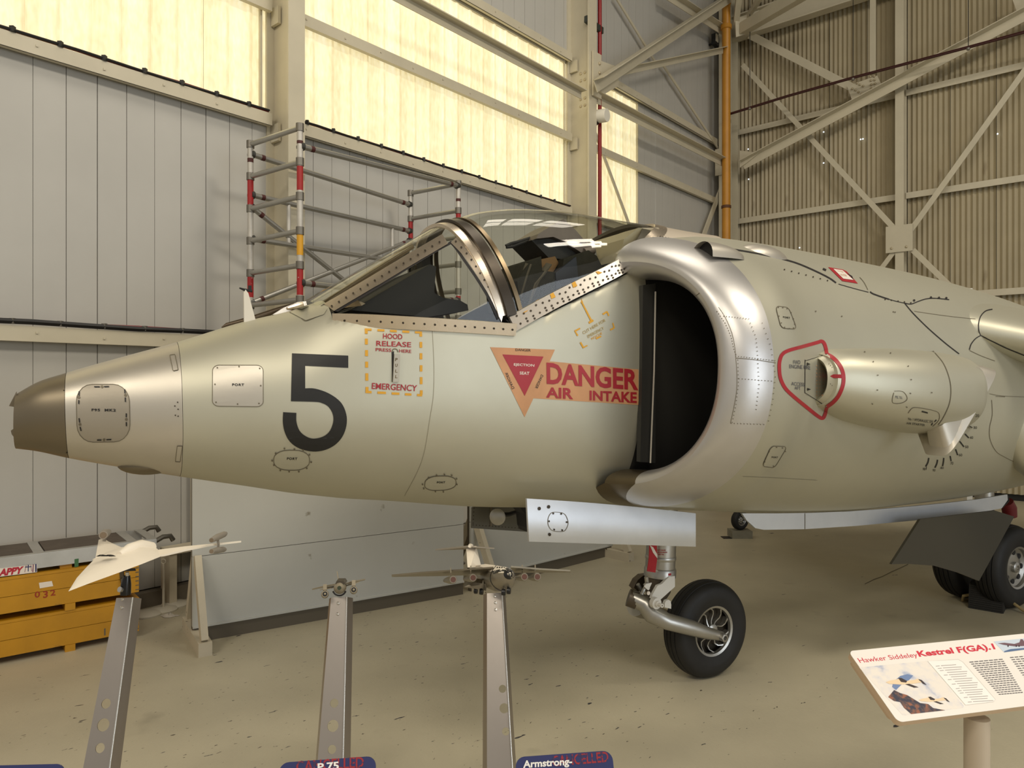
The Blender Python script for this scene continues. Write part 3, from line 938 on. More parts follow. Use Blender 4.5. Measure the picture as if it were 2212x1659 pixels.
def canp(u, ph, grow=0.0):
    """canopy surface point: u along, ph angle from port rail (0) over the top (90) to starboard (180)"""
    xr, lr, zr = railp(u); xt, zt = topp(u)
    s_, c_ = math.sin(ph), math.cos(ph)
    g = abs(s_) ** .95
    l = (lr + grow) * se(c_, 2.3); z = zr + (zt + grow - zr) * abs(s_) ** (2 / 2.25)
    return P(xr + (xt - xr) * (1 - (1 - abs(s_)) ** 1.15), l, z)
PHS = [math.pi * j / 40 for j in range(41)]
can = MB().loft([[canp(i / 30, p) for p in PHS] for i in range(31)], closed=False, capa=False, capb=False)
canopy = can.build('canopy', m_glass, jet, 60, False)
CANV = BVHTree.FromPolygons([Vector(v) for v in can.v], can.f)
ctr = lambda v: (v - P(v.x, 0, 1.9)).normalized()
arch = [canp(.012, p, .006) for p in PHS]
m_arch = mat('canopy_arch_frame', (62, 54, 44), .35, .6, .2, 8)
m_brz = mat('canopy_arch_edge', (120, 104, 80), .3, .8)
strip3(arch, [Vector((1, 0, .2))] * 41, .05, .03, 'canopy_arch', m_arch, canopy)
strip3([canp(.06, p, .002) for p in PHS], [Vector((1, 0, .2))] * 41, .022, .012, 'canopy_seal', m_brz, canopy)
rear = [canp(.985, p, .004) for p in PHS]
strip3(rear, [Vector((1, 0, 0))] * 41, .07, .012, 'canopy_rear_frame', m_frame, canopy)
strip3([canp(.90, p, -.012) for p in PHS], [Vector((1, 0, 0))] * 41, .05, .02, 'canopy_inner_hoop', mat('hoop_grey', (86, 80, 72), .5, .3), canopy)
for sd in (1, -1):
    lowp = [Vector((x, -sd * l, z)) for x, l, z in [railp(u / 20) for u in range(0, 19)]]
    b = MB()
    rings = []
    for v in lowp:
        o = Vector((0, -sd, 0))
        dn = Vector((.30, -sd * .42, -.86)).normalized()
        rings.append([v + o * .012, v + o * .016 + dn * .078, v + o * .004 + dn * .078, v - o * .006])
    b.loft(rings); rl = b.build('canopy_rail', mat('rail_aluminium', (196, 190, 182), .35, .75, .08, 10), canopy, 20, False)
    lr = []
    for v in lowp:
        o = Vector((0, -sd, 0)); dn = Vector((.30, -sd * .42, -.86)).normalized(); q = v - o * .012
        lr.append([q, q + dn * .12 - o * .03, q + dn * .12 - o * .034, q - o * .004])
    MB().loft(lr).build('rail_dark_strip', m_pit, canopy, 0, False)  # black strip added inside the rail to darken its bright inner face
    if sd == 1:
        rail_o = rl
        RB = BVHTree.FromPolygons([Vector(v) for v in b.v], b.f)
        # black sill behind the windscreen frame
        MB().prism([loc(x, y, .41) for x, y in ((1092, 690), (1128, 700), (1150, 704), (1118, 708), (1104, 704))], (0, .06, 0)).build('sill_seal', m_pit, canopy, 0, False)
def onrail(pts, bv, eps):
    out = []
    for p in pts:
        d = (JI.to_3x3() @ ray(*p)).normalized(); h = bv.ray_cast(EYEL, d)
        if h[0] is None: h = bv.find_nearest(EYEL + d * 3.6)
        n = h[1] if h[1].dot(d) < 0 else -h[1]
        out.append(h[0] + n * eps)
    return out
def railpx(u, dn):
    x, l, z = railp(u); W = JM @ (P(x, l, z) + Vector((.30, -.42, -.86)).normalized() * dn + P(0, .014, 0))
    return (CX + F * W.x / W.y, CY - F * (W.z - EYE) / W.y)
V_, F_ = [], []
for i in range(26):
    for dn in ((.022,), (.05,) if i % 3 else (), (.064,)):
        for q in dn:
            c = railpx(.03 + .86 * i / 25 * .94, q + .006 * ((i * 7) % 3 - 1)); o = len(V_)
            V_ += [(c[0] + 2.5 * math.cos(k * math.pi / 3), c[1] + 2.5 * math.sin(k * math.pi / 3)) for k in range(6)]; F_.append(tuple(range(o, o + 6)))
tag(MB().add(onrail(V_, RB, .0015), F_).build('rivet', m_bolt2, rail_o, 0, False), kind='stuff')
for x, y in ((1132, 669), (1194, 638), (1241, 614), (1295, 585)):
    MB().add(onrail([(x - 6, y - 2), (x + 1, y - 6), (x + 6, y + 4), (x - 3, y + 8)], RB, .002), [(0, 1, 2, 3)]).build('yellow_marker', m_yel, rail_o, 0, False)
# windscreen: ruled between the arch and the base on the nose
WB = [(-1.69, .405, 1.985), (-1.95, .385, 1.968), (-2.22, .36, 1.955), (-2.43, .29, 1.962), (-2.47, .20, 1.99), (-2.495, .10, 2.03), (-2.50, 0, 2.04)]
WBf = WB + [(x, -l, z) for x, l, z in WB[-2::-1]]
aw = [0, .12, .24, .34, .40, .45, .5]; awf = aw + [1 - a for a in aw[-2::-1]]
def wbase(t): return P(*[float(np.interp(t, awf, [r_[k] for r_ in WBf])) for k in range(3)])
def wtop(t):
    return canp(0, math.pi * t) + Vector((-.028, 0, 0))
def wsc(t, v): return wbase(t).lerp(wtop(t), v)
TS = [i / 48 for i in range(49)]
MB().loft([[wsc(t, v / 8) for t in TS] for v in range(9)], closed=False, capa=False, capb=False).build('windscreen', m_glass, jet, 40, False)
Wv = MB().loft([[wsc(t, v / 8) for t in TS] for v in range(9)], closed=False, capa=False, capb=False)
fr = MB()
def wpx(px, py):
    d = (JI.to_3x3() @ ray(px, py)).normalized()
    h = WVB.ray_cast(EYEL, d)
    if h[0] is None: h = WVB.find_nearest(EYEL + d * 3.4)
    n = h[1] if h[1].dot(d) < 0 else -h[1]
    return h[0], n
WVB = BVHTree.FromPolygons([Vector(v) for v in Wv.v], Wv.f)
def wframe(name, pts, w, m, eps=.006):
    p, f = stroke2d(pts, w); p, f = refine(p, f, 25)
    q = [wpx(*a) for a in p]
    b = MB().add([a + n * eps for a, n in q], f)
    return b.build(name, m, ws_frame, 40, False)
def mirror_y(o):
    me = o.data.copy()
    for v in me.vertices: v.co.y = -v.co.y
    me.flip_normals()
    return link(o.name, me, o.parent, False)
ws_frame = strip3([wsc(t, .985) for t in TS], [Vector((1, 0, .3))] * 49, .045, .016, 'windscreen_frame', m_frame, jet)
f1 = wframe('frame_strip', spline([(700, 673), (790, 620), (880, 566), (962, 518)], 8), 24, m_frame)
f2 = wframe('frame_strip', spline([(980, 520), (1010, 552), (1040, 596), (1068, 644), (1090, 692)], 8), 17, m_frame)
def sillpt(x):
    zt, zb, w, nt = [hermite(x, XS, t) for t in (ZT, ZB, WW, NT)]
    zc = (zt + zb) / 2; zs = float(np.interp(x, [-2.484, -1.65], [1.947, 1.972])); f = min(1, (zs - zc) / (zt - zc))
    return P(x, w * (1 - f ** nt) ** (1 / nt), zs)
f3 = strip3([sillpt(-1.64 - .80 * i / 24) + Vector((0, -.014, -.014)) for i in range(25)], Vector((0, -.25, 1)), .056, .014, 'frame_strip', m_frame, ws_frame)
f4 = wframe('frame_seal', spline([(722, 676), (810, 624), (900, 568), (966, 530), (978, 529), (1004, 565), (1032, 606), (1056, 646), (1076, 690)], 8), 6, m_gap, .004)
for o in (f1, f2, f3, f4): mirror_y(o)
def wdots(pts, r=2.3):
    V, Fc = [], []
    for x, y in pts:
        o = len(V); V += [(x + r * math.cos(k * math.pi / 3), y + r * math.sin(k * math.pi / 3)) for k in range(6)]; Fc.append(tuple(range(o, o + 6)))
    q = [wpx(*a) for a in V]
    tag(MB().add([a + n * .008 for a, n in q], Fc).build('rivet', m_bolt2, ws_frame, 0, False), kind='stuff')
wdots(along([(718, 664), (952, 524)], 18) + along(spline([(985, 524), (1013, 556), (1042, 600), (1070, 648), (1088, 686)], 8), 17))
x0 = 716
F3 = BVHTree.FromPolygons([v.co.copy() for v in f3.data.vertices], [tuple(p.vertices) for p in f3.data.polygons])
V_, F_ = [], []
for i in range(17):
    v = sillpt(-2.40 + .74 * i / 16) + Vector((0, -.02, -.016)); W = JM @ v; x, y = CX + F * W.x / W.y, CY - F * (W.z - EYE) / W.y
    o = len(V_); V_ += [(x + 2.5 * math.cos(k * math.pi / 3), y + 2.5 * math.sin(k * math.pi / 3)) for k in range(6)]; F_.append(tuple(range(o, o + 6)))
tag(MB().add(onrail(V_, F3, .002), F_).build('rivet', m_bolt2, ws_frame, 0, False), kind='stuff')
# cockpit inside
def prof(name, pts, l0, l1, m, parent=jet, lp=None):
    lp = (l0 + l1) / 2 if lp is None else lp
    q = [loc(x, y, lp) for x, y in pts]
    for v in q: v.y = -l1
    return MB().prism(q, (0, l1 - l0, 0)).build(name, m, parent, 25, False)
m_seat = mat('seat_grey', (112, 102, 96), .5, .2, .12, 12)
m_harn = mat('harness_webbing', (86, 80, 68), .8)
m_pack = mat('seat_pack_black', (52, 51, 45), .9, 0, .25, 14, .03, 12, (1, 1, 1), .08)
m_tan = mat('tan_cushion', (112, 84, 50), .8)
coam = prof('instrument_coaming', [(740, 676), (905, 580), (918, 585), (914, 640), (934, 650), (968, 655), (984, 664), (986, 676), (900, 690)], -.24, .24, m_pit, jet, .1)
prof('sight_mount', [(905, 562), (922, 556), (928, 620), (936, 642), (912, 640)], -.04, .04, m_pit, coam)
strip3([wsc(.62, .1 + .08 * i) for i in range(11)], Vector((1, 0, .3)), .03, .015, 'starboard_frame', mat('bronze_frame', (120, 98, 62), .4, .6), ws_frame)
seat = prof('ejection_seat', [(1192, 566), (1244, 548), (1262, 560), (1282, 600), (1262, 640), (1190, 672), (1180, 640)], -.17, .17, m_pack, jet, .05)
hb = prof('headbox', [(1144, 512), (1184, 487), (1198, 480), (1224, 504), (1260, 545), (1258, 556), (1246, 558), (1200, 528), (1176, 518), (1140, 522)], -.14, .14, m_seat, seat, .05)
prof('headrest', [(1136, 523), (1176, 520), (1200, 530), (1244, 560), (1236, 568), (1172, 560)], -.11, .11, m_pit, seat, .05)
prof('cushion', [(1146, 566), (1184, 558), (1192, 572), (1180, 592), (1144, 590)], -.12, .12, m_tan, seat, .05)
prof('side_plate', [(1196, 590), (1240, 556), (1246, 612), (1200, 640)], .15, .19, mat('seat_side_blue', (40, 44, 54), .5, .2), seat)
prof('seat_pack', [(1097, 612), (1112, 590), (1126, 570), (1148, 560), (1150, 590), (1196, 596), (1214, 640), (1130, 676), (1104, 668)], -.18, .18, m_pack, seat, .08)
h1 = [loc(x, y, .05) for x, y in ((1146, 514), (1120, 522), (1104, 526), (1093, 531), (1094, 534), (1106, 533), (1124, 526), (1146, 518))]
MB().tube(h1, .008, 8).build('face_blind_handle', m_pit, seat, 40, False)
h2 = [loc(x, y, -.08) for x, y in ((1136, 522), (1138, 534), (1150, 548), (1162, 556))]
MB().tube(h2, .008, 8).build('face_blind_handle', m_pit, seat, 40, False)
for pts in (((1186, 570), (1172, 590), (1152, 612), (1140, 650)), ((1142, 570), (1134, 592), (1120, 640)), ((1178, 580), (1160, 604), (1136, 660))):
    strip3([loc(x, y, .17) for x, y in pts], Vector((.6, -.6, .3)), .035, .008, 'harness_strap', m_harn, seat)
MB().tube([loc(1266, 588, .14), loc(1279, 556, .14)], .016, 8).build('red_canister', mat('canister_red', (122, 30, 34), .5), seat, 40, False)
MB().tube([loc(1246, 522, .1), loc(1268, 528, .1), (loc(1284, 542, .1)), loc(1286, 556, .1)], .012, 8).build('seat_tube', m_steel, seat, 40, False)
MB().tube([loc(1262, 545, .14), loc(1282, 540, .14)], .022, 10).build('seat_gun', m_seat, seat, 40, False)
# bulkhead behind the seat
prof('rear_bulkhead', [(1290, 575), (1300, 530), (1330, 507), (1372, 506), (1384, 522), (1384, 540), (1330, 568)], -.30, .30, mat('bulkhead_cream', (168, 158, 134), .5, .2), jet, .1)
# fairing plate with rivets behind the canopy, scoops and probes
fr_ = []
for i in range(7):
    t = i / 6; fr_.append([canp(.985, p, .006 - .004 * t).lerp(P(-.22 - .10 * abs(math.cos(p)), .40 * math.cos(p), 2.555 + .115 * math.sin(p)), t) for p in PHS])
fb = MB().loft(fr_, closed=False, capa=False, capb=False); fair = fb.build('spine_fairing_plate', mat('fairing_plate_metal', (198, 186, 168), .45, .35, .06, 6), jet, 50, False)
FB = BVHTree.FromPolygons([Vector(v) for v in fb.v], fb.f)
V_, F_ = [], []
for x, y in along([(1398, 506), (1398, 530)], 5) + along([(1408, 508), (1462, 518)], 6) + along([(1430, 540), (1464, 524)], 6) + along([(1420, 532), (1446, 515)], 5):
    o = len(V_); V_ += [(x + 1.3 * math.cos(k * math.pi / 3), y + 1.3 * math.sin(k * math.pi / 3)) for k in range(6)]; F_.append(tuple(range(o, o + 6)))
tag(MB().add(onrail(V_, FB, .003), F_).build('rivet', m_bolt2, fair, 0, False), kind='stuff')
def scoop(pts, l, w, name):
    (xa, ya), (xb, yb), h = pts
    a, b_ = hit(xa, ya)[0], hit(xb, yb)[0]
    b_ = Vector((b_.x, a.y, b_.z)); rings = []
    for i in range(9):
        t = i / 8; k = (1 - t ** 2.2) ** .5 if i < 8 else .02
        c = a.lerp(b_, t)
        rings.append([c + Vector((0, -w * k ** .5 * math.cos(math.pi * j / 12), h * k * max(0, math.sin(math.pi * j / 12)) ** .8 - .03)) for j in range(13)])
    o = MB().loft(rings, closed=False, capa=False, capb=False).build(name, m_bare, jet, 50, False)
    return o, rings
sc, rg = scoop(((1516, 546), (1604, 552), .085), .1, .075, 'air_scoop')
c_ = sum(rg[0], Vector()) / 13
MB().add([c_ + (v - c_) * .86 + Vector((.03, 0, .006)) for v in rg[0]], [tuple(range(13))]).build('scoop_mouth', m_duct, sc, 0, False)
b_ = hit(1660, 556)[0]; MB().sphere((b_.x + .05, b_.y + .10, b_.z + .0), (.20, .09, .09), 24, 12).build('spine_blister', m_bare, jet, 60, False)
v = [loc(x, y, .06) for x, y in ((527, 702), (526, 632), (530, 626), (536, 634), (553, 697))]
MB().prism([w_ + Vector((0, .008, 0)) for w_ in v], (0, -.016, 0)).build('vane_post', mat('vane_white', (220, 214, 200), .4), jet, 0, False)
MB().tube([loc(517, 622, .06), loc(528, 626, .06), loc(545, 629, .06)], [.003, .006, .006], 8).build('vane_needle', m_pit, jet, 40, False)
MB().prism([loc(x, y, .06) for x, y in ((536, 617), (543, 617), (543, 630), (536, 628))], (0, -.006, 0)).build('vane_flag', m_pit, jet, 0, False)
MB().tube([loc(479, 708, -.04), loc(490, 703, -.04), loc(540, 690, -.04), loc(600, 670, -.04), loc(640, 658, -.04)], [.004, .012, .014, .014, .012], 10).build('pitot_boom', mat('boom_bronze', (86, 74, 60), .35, .7), jet, 40, False)
v = [loc(x, y, .02) for x, y in ((586, 681), (610, 666), (640, 654), (658, 652), (660, 660), (634, 672), (612, 679))]
MB().prism([w_ + Vector((0, -.03, 0)) for w_ in v], (0, .05, 0)).build('screen_jet', m_frame, jet, 20, False)
MB().tube([loc(622, 666, .06), loc(640, 662, .07), loc(656, 657, .08)], [.006, .014, .012], 8).build('screen_jet_pipe', m_frame, jet, 40, False)
lay('screen_corner_plate', *poly2d([(626, 675), (655, 661), (707, 668), (700, 680), (661, 693)]), m_skin, jet, .003)
line('panel_joint', [(626, 675), (644, 681), (658, 693), (672, 690), (694, 680)], 1.2, m_line)
# nose tip: flat camera window with two torn-off corner ears
n0 = [Vector(v) for v in nosecap.data.vertices[0:0]]
for pts in (((36, 846), (20, 877), (38, 880)), ((38, 920), (24, 930), (26, 938), (40, 956))):
    MB().prism([loc(x, y, .03) for x, y in pts], (0, -.01, 0)).build('nose_ear', m_nose, jet, 0, False)
b_ = loc(316, 1002, .05); MB().sphere((b_.x, b_.y, b_.z - .006), (.105, .075, .038), 24, 12).build('camera_blister', m_nose, jet, 60, False)

# ------------------------------------------------------------------ markings and panels
five = c6((97, 517), (481, 532), (481, 615), (187, 601), (187, 755), *[tuple(p) for p in spline([(187, 755), (255, 757), (350, 790), (430, 850), (467, 930), (468, 1010), (440, 1085), (390, 1140), (320, 1175), (240, 1185), (150, 1165), (85, 1120), (50, 1060), (35, 990), (37, 917)], 4)[1:]], *[tuple(p) for p in spline([(127, 922), (128, 985), (150, 1045), (195, 1083), (245, 1097), (310, 1083), (355, 1045), (378, 985), (375, 930), (345, 880), (300, 855), (250, 847), (90, 843)], 4)])
lay('number_five', *poly2d(five), m_blk)
def dash(q, m=m_yel, parent=None, name='yellow_dash'):
    return lay(name, *poly2d(q), m, parent or jet)
def marking(name):
    o = bpy.data.objects.new(name, None); COL.objects.link(o); o.parent = jet; o.empty_display_size = .05
    return o
hood = marking('hood_release_marking')
QM = {'n': 'border_dash', 'p': hood}
def addq(q): lay(QM['n'], *poly2d(q), m_yel, QM['p'])
for a, b in ((640, 593), (680, 728), (766, 812), (850, 898), (936, 984)):
    y = 346 + (min(a, b) - 593) * .055
    addq(c6((min(a, b), y), (max(a, b), y + 2), (max(a, b), y + 17), (min(a, b), y + 15)))
for a, b in ((598, 640), (680, 738), (777, 830), (868, 912), (950, 985)):
    y = 771 + (a - 598) * .06; addq(c6((a, y), (b, y + 2), (b, y + 18), (a, y + 16)))
for a, b in ((360, 383), (416, 456), (494, 535), (573, 613), (652, 703), (745, 772)):
    x = 594 + (a - 345) * .012; addq(c6((x, a), (x + 20, a), (x + 20, b), (x, b)))
for a, b in ((382, 402), (438, 478), (515, 557), (597, 640), (678, 727), (768, 798)):
    x = 967 + (a - 368) * .008; addq(c6((x, a), (x + 18, a), (x + 18, b), (x, b)))
for t, q in (('HOOD', ((718, 380), (850, 386), (850, 421), (718, 416))), ('RELEASE', ((672, 430), (910, 440), (910, 475), (672, 466))), ('PRESS', ((668, 479), (775, 484), (775, 507), (668, 501))),
             ('HERE', ((828, 488), (911, 492), (911, 514), (828, 510))), ('EMERGENCY', ((643, 717), (952, 733), (948, 776), (641, 759)))):
    word('lettering', t, c6(*q), m_red, hood, .012)
hp = [h[0] + h[1] * .0 for h in [hit(*p) for p in c6((791, 522), (831, 522), (822, 712), (782, 712))]]
nn = hit(*c6((800, 600))[0])[1]
hdl = MB().hexa([p + nn * .002 for p in hp] + [p + nn * .014 for p in hp]).build('release_handle', mat('handle_grey', (176, 170, 156), .45, .4), jet, 20, False)
lay('handle_recess', *poly2d(c6((777, 510), (793, 500), (790, 712), (780, 712))), m_gap, hdl)
line('handle_ring', c6((780, 510), (786, 490), (800, 486), (814, 492), (820, 508)), 2.2, m_line, hdl)
for i, ch in enumerate('PULL'):
    y = 548 + i * 39
    a, fs = text2d(ch, .02); q = quadmap(a, c6((803, y), (819, y), (817, y + 21), (801, y + 21))); p2, f2 = refine(q, fs, 14)
    pl_ = hp[0] + nn * .0152
    out = []
    for p in p2:
        d = (JI.to_3x3() @ ray(*p)).normalized(); out.append(EYEL + d * ((pl_ - EYEL).dot(nn) / d.dot(nn)))
    MB().add(out, f2).build('lettering', mat('stencil_brown', (92, 74, 30), .6), hdl, 0, False)
sal = lay('danger_panel', *poly2d([(1058.5, 750), (1198.4, 755.4), (1187, 780.5), (1379, 798), (1379, 874.7), (1152, 860.5), (1132.9, 901)]), m_sal, jet, .0016)
lay('ejection_triangle', *poly2d([(1084.8, 765.6), (1173.4, 770.3), (1132.9, 855)]), m_red, sal, .003)
for t, q, m, bo in (('DANGER', ((568, 1146), (1194, 1196), (1194, 1338), (570, 1294)), m_red, .03), ('AIR', ((566, 1316), (750, 1322), (750, 1398), (566, 1386)), m_red, .03), ('INTAKE', ((862, 1338), (1184, 1350), (1184, 1424), (862, 1404)), m_red, .03),
                 ('EJECTION', ((345, 1152), (486, 1159), (484, 1181), (345, 1174)), m_wht, .02), ('SEAT', ((385, 1209), (452, 1211), (450, 1233), (385, 1229)), m_wht, .02), ('DANGER', ((357, 1052), (460, 1055), (460, 1073), (357, 1068)), m_blk, .0),
                 ('DANGER', ((350, 1322), (300, 1212), (284, 1218), (332, 1330)), m_blk, .0), ('DANGER', ((547, 1238), (506, 1328), (489, 1320), (532, 1228)), m_blk, .0)):
    word('lettering', t, c7(*q), m, sal, bo, .0036)
cut = marking('rescue_marking')
QM['n'], QM['p'] = 'arrow_piece', cut
for q in (((802, 742), (820, 738), (808, 712)), ((806, 738), (815, 735), (880, 858), (868, 862)), ((855, 870), (886, 852), (892, 866), (861, 884)), ((758, 930), (797, 910), (800, 920), (766, 938)), ((758, 930), (768, 934), (788, 962), (778, 968)),
          ((796, 1012), (806, 1006), (826, 1044), (818, 1052)), ((818, 1052), (822, 1040), (846, 1028), (851, 1034)), ((950, 814), (978, 797), (984, 806), (956, 824)), ((978, 797), (986, 798), (999, 826), (990, 832)), ((1018, 878), (1024, 876), (1036, 910), (1028, 918)), ((1002, 920), (1032, 906), (1030, 918), (1006, 930)), ((905, 980), (940, 964), (945, 972), (910, 990))):
    addq(c7(*q))
for t, q, m in (('CUT HERE FOR', ((813, 938), (966, 848), (974, 866), (822, 956)), m_faint), ('EMERGENCY', ((846, 962), (956, 902), (962, 920), (853, 982)), m_faint), ('RESCUE', ((873, 980), (946, 938), (950, 954), (878, 994)), m_yel)):
    word('lettering', t, c7(*q), m, cut, .0)
def panel(poly, m, text=None, tq=None, scr=(), r=1.8, bold=.03, jw=1.3, name='access_panel'):
    o = lay(name, *poly2d(poly), m, jet, .0016)
    line('panel_joint', poly, jw, m_line, o, .0026, True, smooth=False)
    if text: word('lettering', text, tq, m_blk, o, bold, .0032, 1.15)
    if scr: dots('screw', scr, r, m_riv, o, .0034)
    return o
def qrr(q, r, n=5):
    """rounded rect in unit square -> quad"""
    a = np.array(rrect(0, 0, 1, 1, r, n)); return [tuple(p) for p in quadmap(a, q)]
panel(qrr(c5((1452, 598), (1796, 598), (1797, 880), (1450, 876)), .13), m_bare, 'PORT', c5((1585, 722), (1667, 723), (1667, 740), (1585, 739)), c5((1484, 616), (1632, 608), (1773, 620), (1468, 728), (1780, 737), (1475, 850), (1622, 862), (1768, 858)))
p95 = panel(qrr(c5((520, 730), (882, 728), (890, 1118), (528, 1122)), .30), mat('camera_panel_metal', (166, 158, 144), .5, .55, .06, 5), 'F95  MK2', c5((627, 893), (792, 895), (792, 914), (627, 911)), c5((698, 746), (540, 818), (858, 803), (548, 1000), (864, 966), (712, 1104)), 3.2)
for a, b in (((645, 747), (683, 747)), ((712, 746), (746, 745)), ((543, 777), (542, 808)), ((541, 836), (540, 862)), ((853, 762), (855, 790)), ((857, 818), (858, 848)), ((542, 958), (546, 988)), ((549, 1016), (556, 1044)), ((864, 925), (864, 952)), ((864, 984), (865, 1012)), ((664, 1105), (695, 1105)), ((728, 1103), (762, 1102))):
    line('catch_mark', c5(a, b), 2.6, m_blk, p95, .004, smooth=False)
for q in (((1160, 530), (1195, 525), (1217, 630), (1182, 637)), ((1210, 1148), (1245, 1148), (1230, 1255), (1198, 1253))):
    panel(qrr(c5(*q), .08), m_bare, None, None, (), name='latch_plate')
panel(qrr(c5((1870, 1176), (2112, 1176), (2113, 1312), (1868, 1312)), .42), m_skin, 'PORT', c5((1960, 1224), (2030, 1225), (2028, 1242), (1958, 1240)), c5((1882, 1196), (1942, 1164), (2010, 1168), (2070, 1174), (2113, 1206), (2124, 1256), (2094, 1298), (2040, 1320), (1974, 1320), (1914, 1312), (1870, 1276), (1858, 1246)), 2.0, jw=1.6)
panel(qrr(c6((1012, 1354), (1216, 1350), (1216, 1444), (996, 1454)), .4), m_skin, 'PORT', c6((1087, 1388), (1142, 1388), (1140, 1401), (1085, 1401)), c6((1030, 1362), (1084, 1346), (1137, 1341), (1187, 1346), (1220, 1370), (1222, 1408), (1130, 1458), (1076, 1456), (996, 1436), (988, 1408)), 1.8, jw=1.5)
panel(qrr(c8((514, 510), (604, 520), (660, 668), (552, 660)), .22), m_skin, 'PORT', c8((564, 580), (611, 586), (611, 598), (565, 592)), c8((532, 520), (562, 522), (592, 528), (618, 556), (634, 598), (644, 634), (636, 660), (606, 664), (574, 656), (552, 626), (536, 580)), 1.4)
panel(qrr(c8((486, 1464), (594, 1468), (508, 1612), (424, 1602)), .2), m_skin, 'PORT', c8((488, 1533), (530, 1535), (528, 1546), (487, 1544)), c8((520, 1472), (560, 1476), (580, 1500), (470, 1500), (440, 1570), (500, 1600)), 1.4)
acc = line('fire_access_outline', c8((866, 836), (858, 798), (846, 764), (828, 750), (800, 758), (700, 786), (606, 812), (562, 838), (544, 880), (540, 930), (548, 1000), (580, 1068), (640, 1128), (740, 1210), (806, 1262), (836, 1274), (852, 1250), (866, 1200)), 7.6, m_red)
for t, q in (('FWD', ((635, 880), (682, 880), (682, 906), (635, 906))), ('ENGINE FIRE', ((608, 908), (750, 916), (750, 943), (609, 933))), ('ACCESS', ((622, 1026), (710, 1034), (710, 1058), (622, 1050))), ('AFT', ((644, 1056), (684, 1060), (684, 1082), (644, 1078)))):
    word('lettering', t, c8(*q), m_nav, acc, .0)
for q in (((728, 894), (752, 906), (728, 916)), ((730, 1068), (756, 1078), (730, 1086))): lay('arrow_mark', *poly2d(c8(*q)), m_blk, acc)
band = line('fairing_band', c8((866, 840), (906, 862), (950, 908), (974, 960), (980, 1010), (972, 1060), (946, 1120), (910, 1164), (866, 1196)), 8.2, m_red)
line('fairing_band', c8((866, 988), (910, 988), (975, 989)), 8.0, m_red, band, smooth=False)
line('panel_joint', c8((716, 876), (714, 1100)), 1.2, m_gap, acc, smooth=False); line('panel_joint', c8((714, 1100), (860, 1192)), 1.2, m_gap, acc, smooth=False); line('panel_joint', c8((716, 884), (866, 838)), 1.0, m_gap, acc, smooth=False)
line('panel_joint', c8((1590, 815), (1660, 900), (1700, 1000), (1712, 1090), (1700, 1180), (1660, 1270), (1625, 1320)), 1.6, m_line)
pb = line('panel_joint', c8((1326, 1090), (1380, 1092), (1408, 1120), (1410, 1150), (1370, 1172), (1314, 1166), (1322, 1100)), 1.2, m_line)
word('lettering', 'MIL TEL', c8((1332, 1120), (1382, 1128), (1380, 1143), (1332, 1138)), m_nav, pb)
pb = line('panel_joint', c8((1420, 1240), (1450, 1205), (1500, 1204), (1600, 1224), (1632, 1246), (1628, 1290), (1588, 1330)), 1.2, m_line)
word('lettering', 'No 1 HYDRAULIC SYS', c8((1422, 1270), (1592, 1290), (1590, 1308), (1420, 1286)), m_blk, pb, .01); word('lettering', 'AIR STARTER', c8((1410, 1300), (1536, 1314), (1534, 1328), (1408, 1313)), m_blk, pb, .01)
line('catch_mark', c8((1514, 1228), (1554, 1238)), 3, m_blk, pb, smooth=False); line('catch_mark', c8((1614, 1284), (1600, 1300)), 2, m_blk, pb, smooth=False); line('catch_mark', c8((1588, 1308), (1578, 1322)), 2, m_blk, pb, smooth=False)
sc_ = None
for t, q, tk in (('20', ((1879, 1246), (1904, 1247), (1903, 1266), (1878, 1265)), None), ('30', ((1866, 1329), (1889, 1330), (1888, 1348), (1865, 1347)), ((1836, 1326), (1858, 1340))), ('40', ((1840, 1397), (1863, 1398), (1862, 1416), (1839, 1415)), ((1808, 1382), (1834, 1409))),
                ('50', ((1808, 1460), (1831, 1461), (1830, 1479), (1807, 1478)), ((1772, 1432), (1801, 1470))), ('60', ((1766, 1515), (1789, 1516), (1788, 1534), (1765, 1533)), ((1744, 1486), (1758, 1526))), ('70', ((1709, 1570), (1729, 1572), (1726, 1591), (1706, 1590)), ((1707, 1532), (1713, 1566))),
                ('80', ((1643, 1605), (1663, 1606), (1660, 1621), (1640, 1620)), ((1663, 1545), (1661, 1572), (1655, 1602))), ('90', ((1589, 1620), (1607, 1621), (1604, 1638), (1586, 1637)), ((1621, 1558), (1616, 1584), (1603, 1612))), ('98', ((1521, 1612), (1538, 1613), (1535, 1630), (1518, 1629)), ((1561, 1545), (1555, 1576), (1540, 1604)))):
    w_ = word('scale_number', t, c8(*q), m_blk, sc_ or jet, .0)
    if sc_ is None: sc_ = w_; sc_.name = 'nozzle_scale'
    if tk: line('scale_tick', c8(*tk), 2.8, m_blk, sc_, smooth=len(tk) > 2)
line('scale_tick', c8((1545, 1606), (1543, 1626)), 1.2, m_blk, sc_, smooth=False)
dm = lay('warning_diamond', *poly2d(c8((873, 245), (975, 262), (1000, 274), (1077, 357), (970, 340))), m_red)
lay('diamond_field', *poly2d(c8((908, 258), (972, 268), (1046, 334), (976, 325))), m_wht, dm, .0035)
for q in (((930, 268), (972, 276), (980, 286), (938, 276)), ((950, 292), (992, 298), (1004, 312), (962, 306))): word('lettering', 'NO STEP', c8(*q), m_sal, dm, 0, .0045)
lay('diamond_shadow', *poly2d(c8((1000, 285), (1036, 308), (1046, 332))), m_gap, dm, .0042)
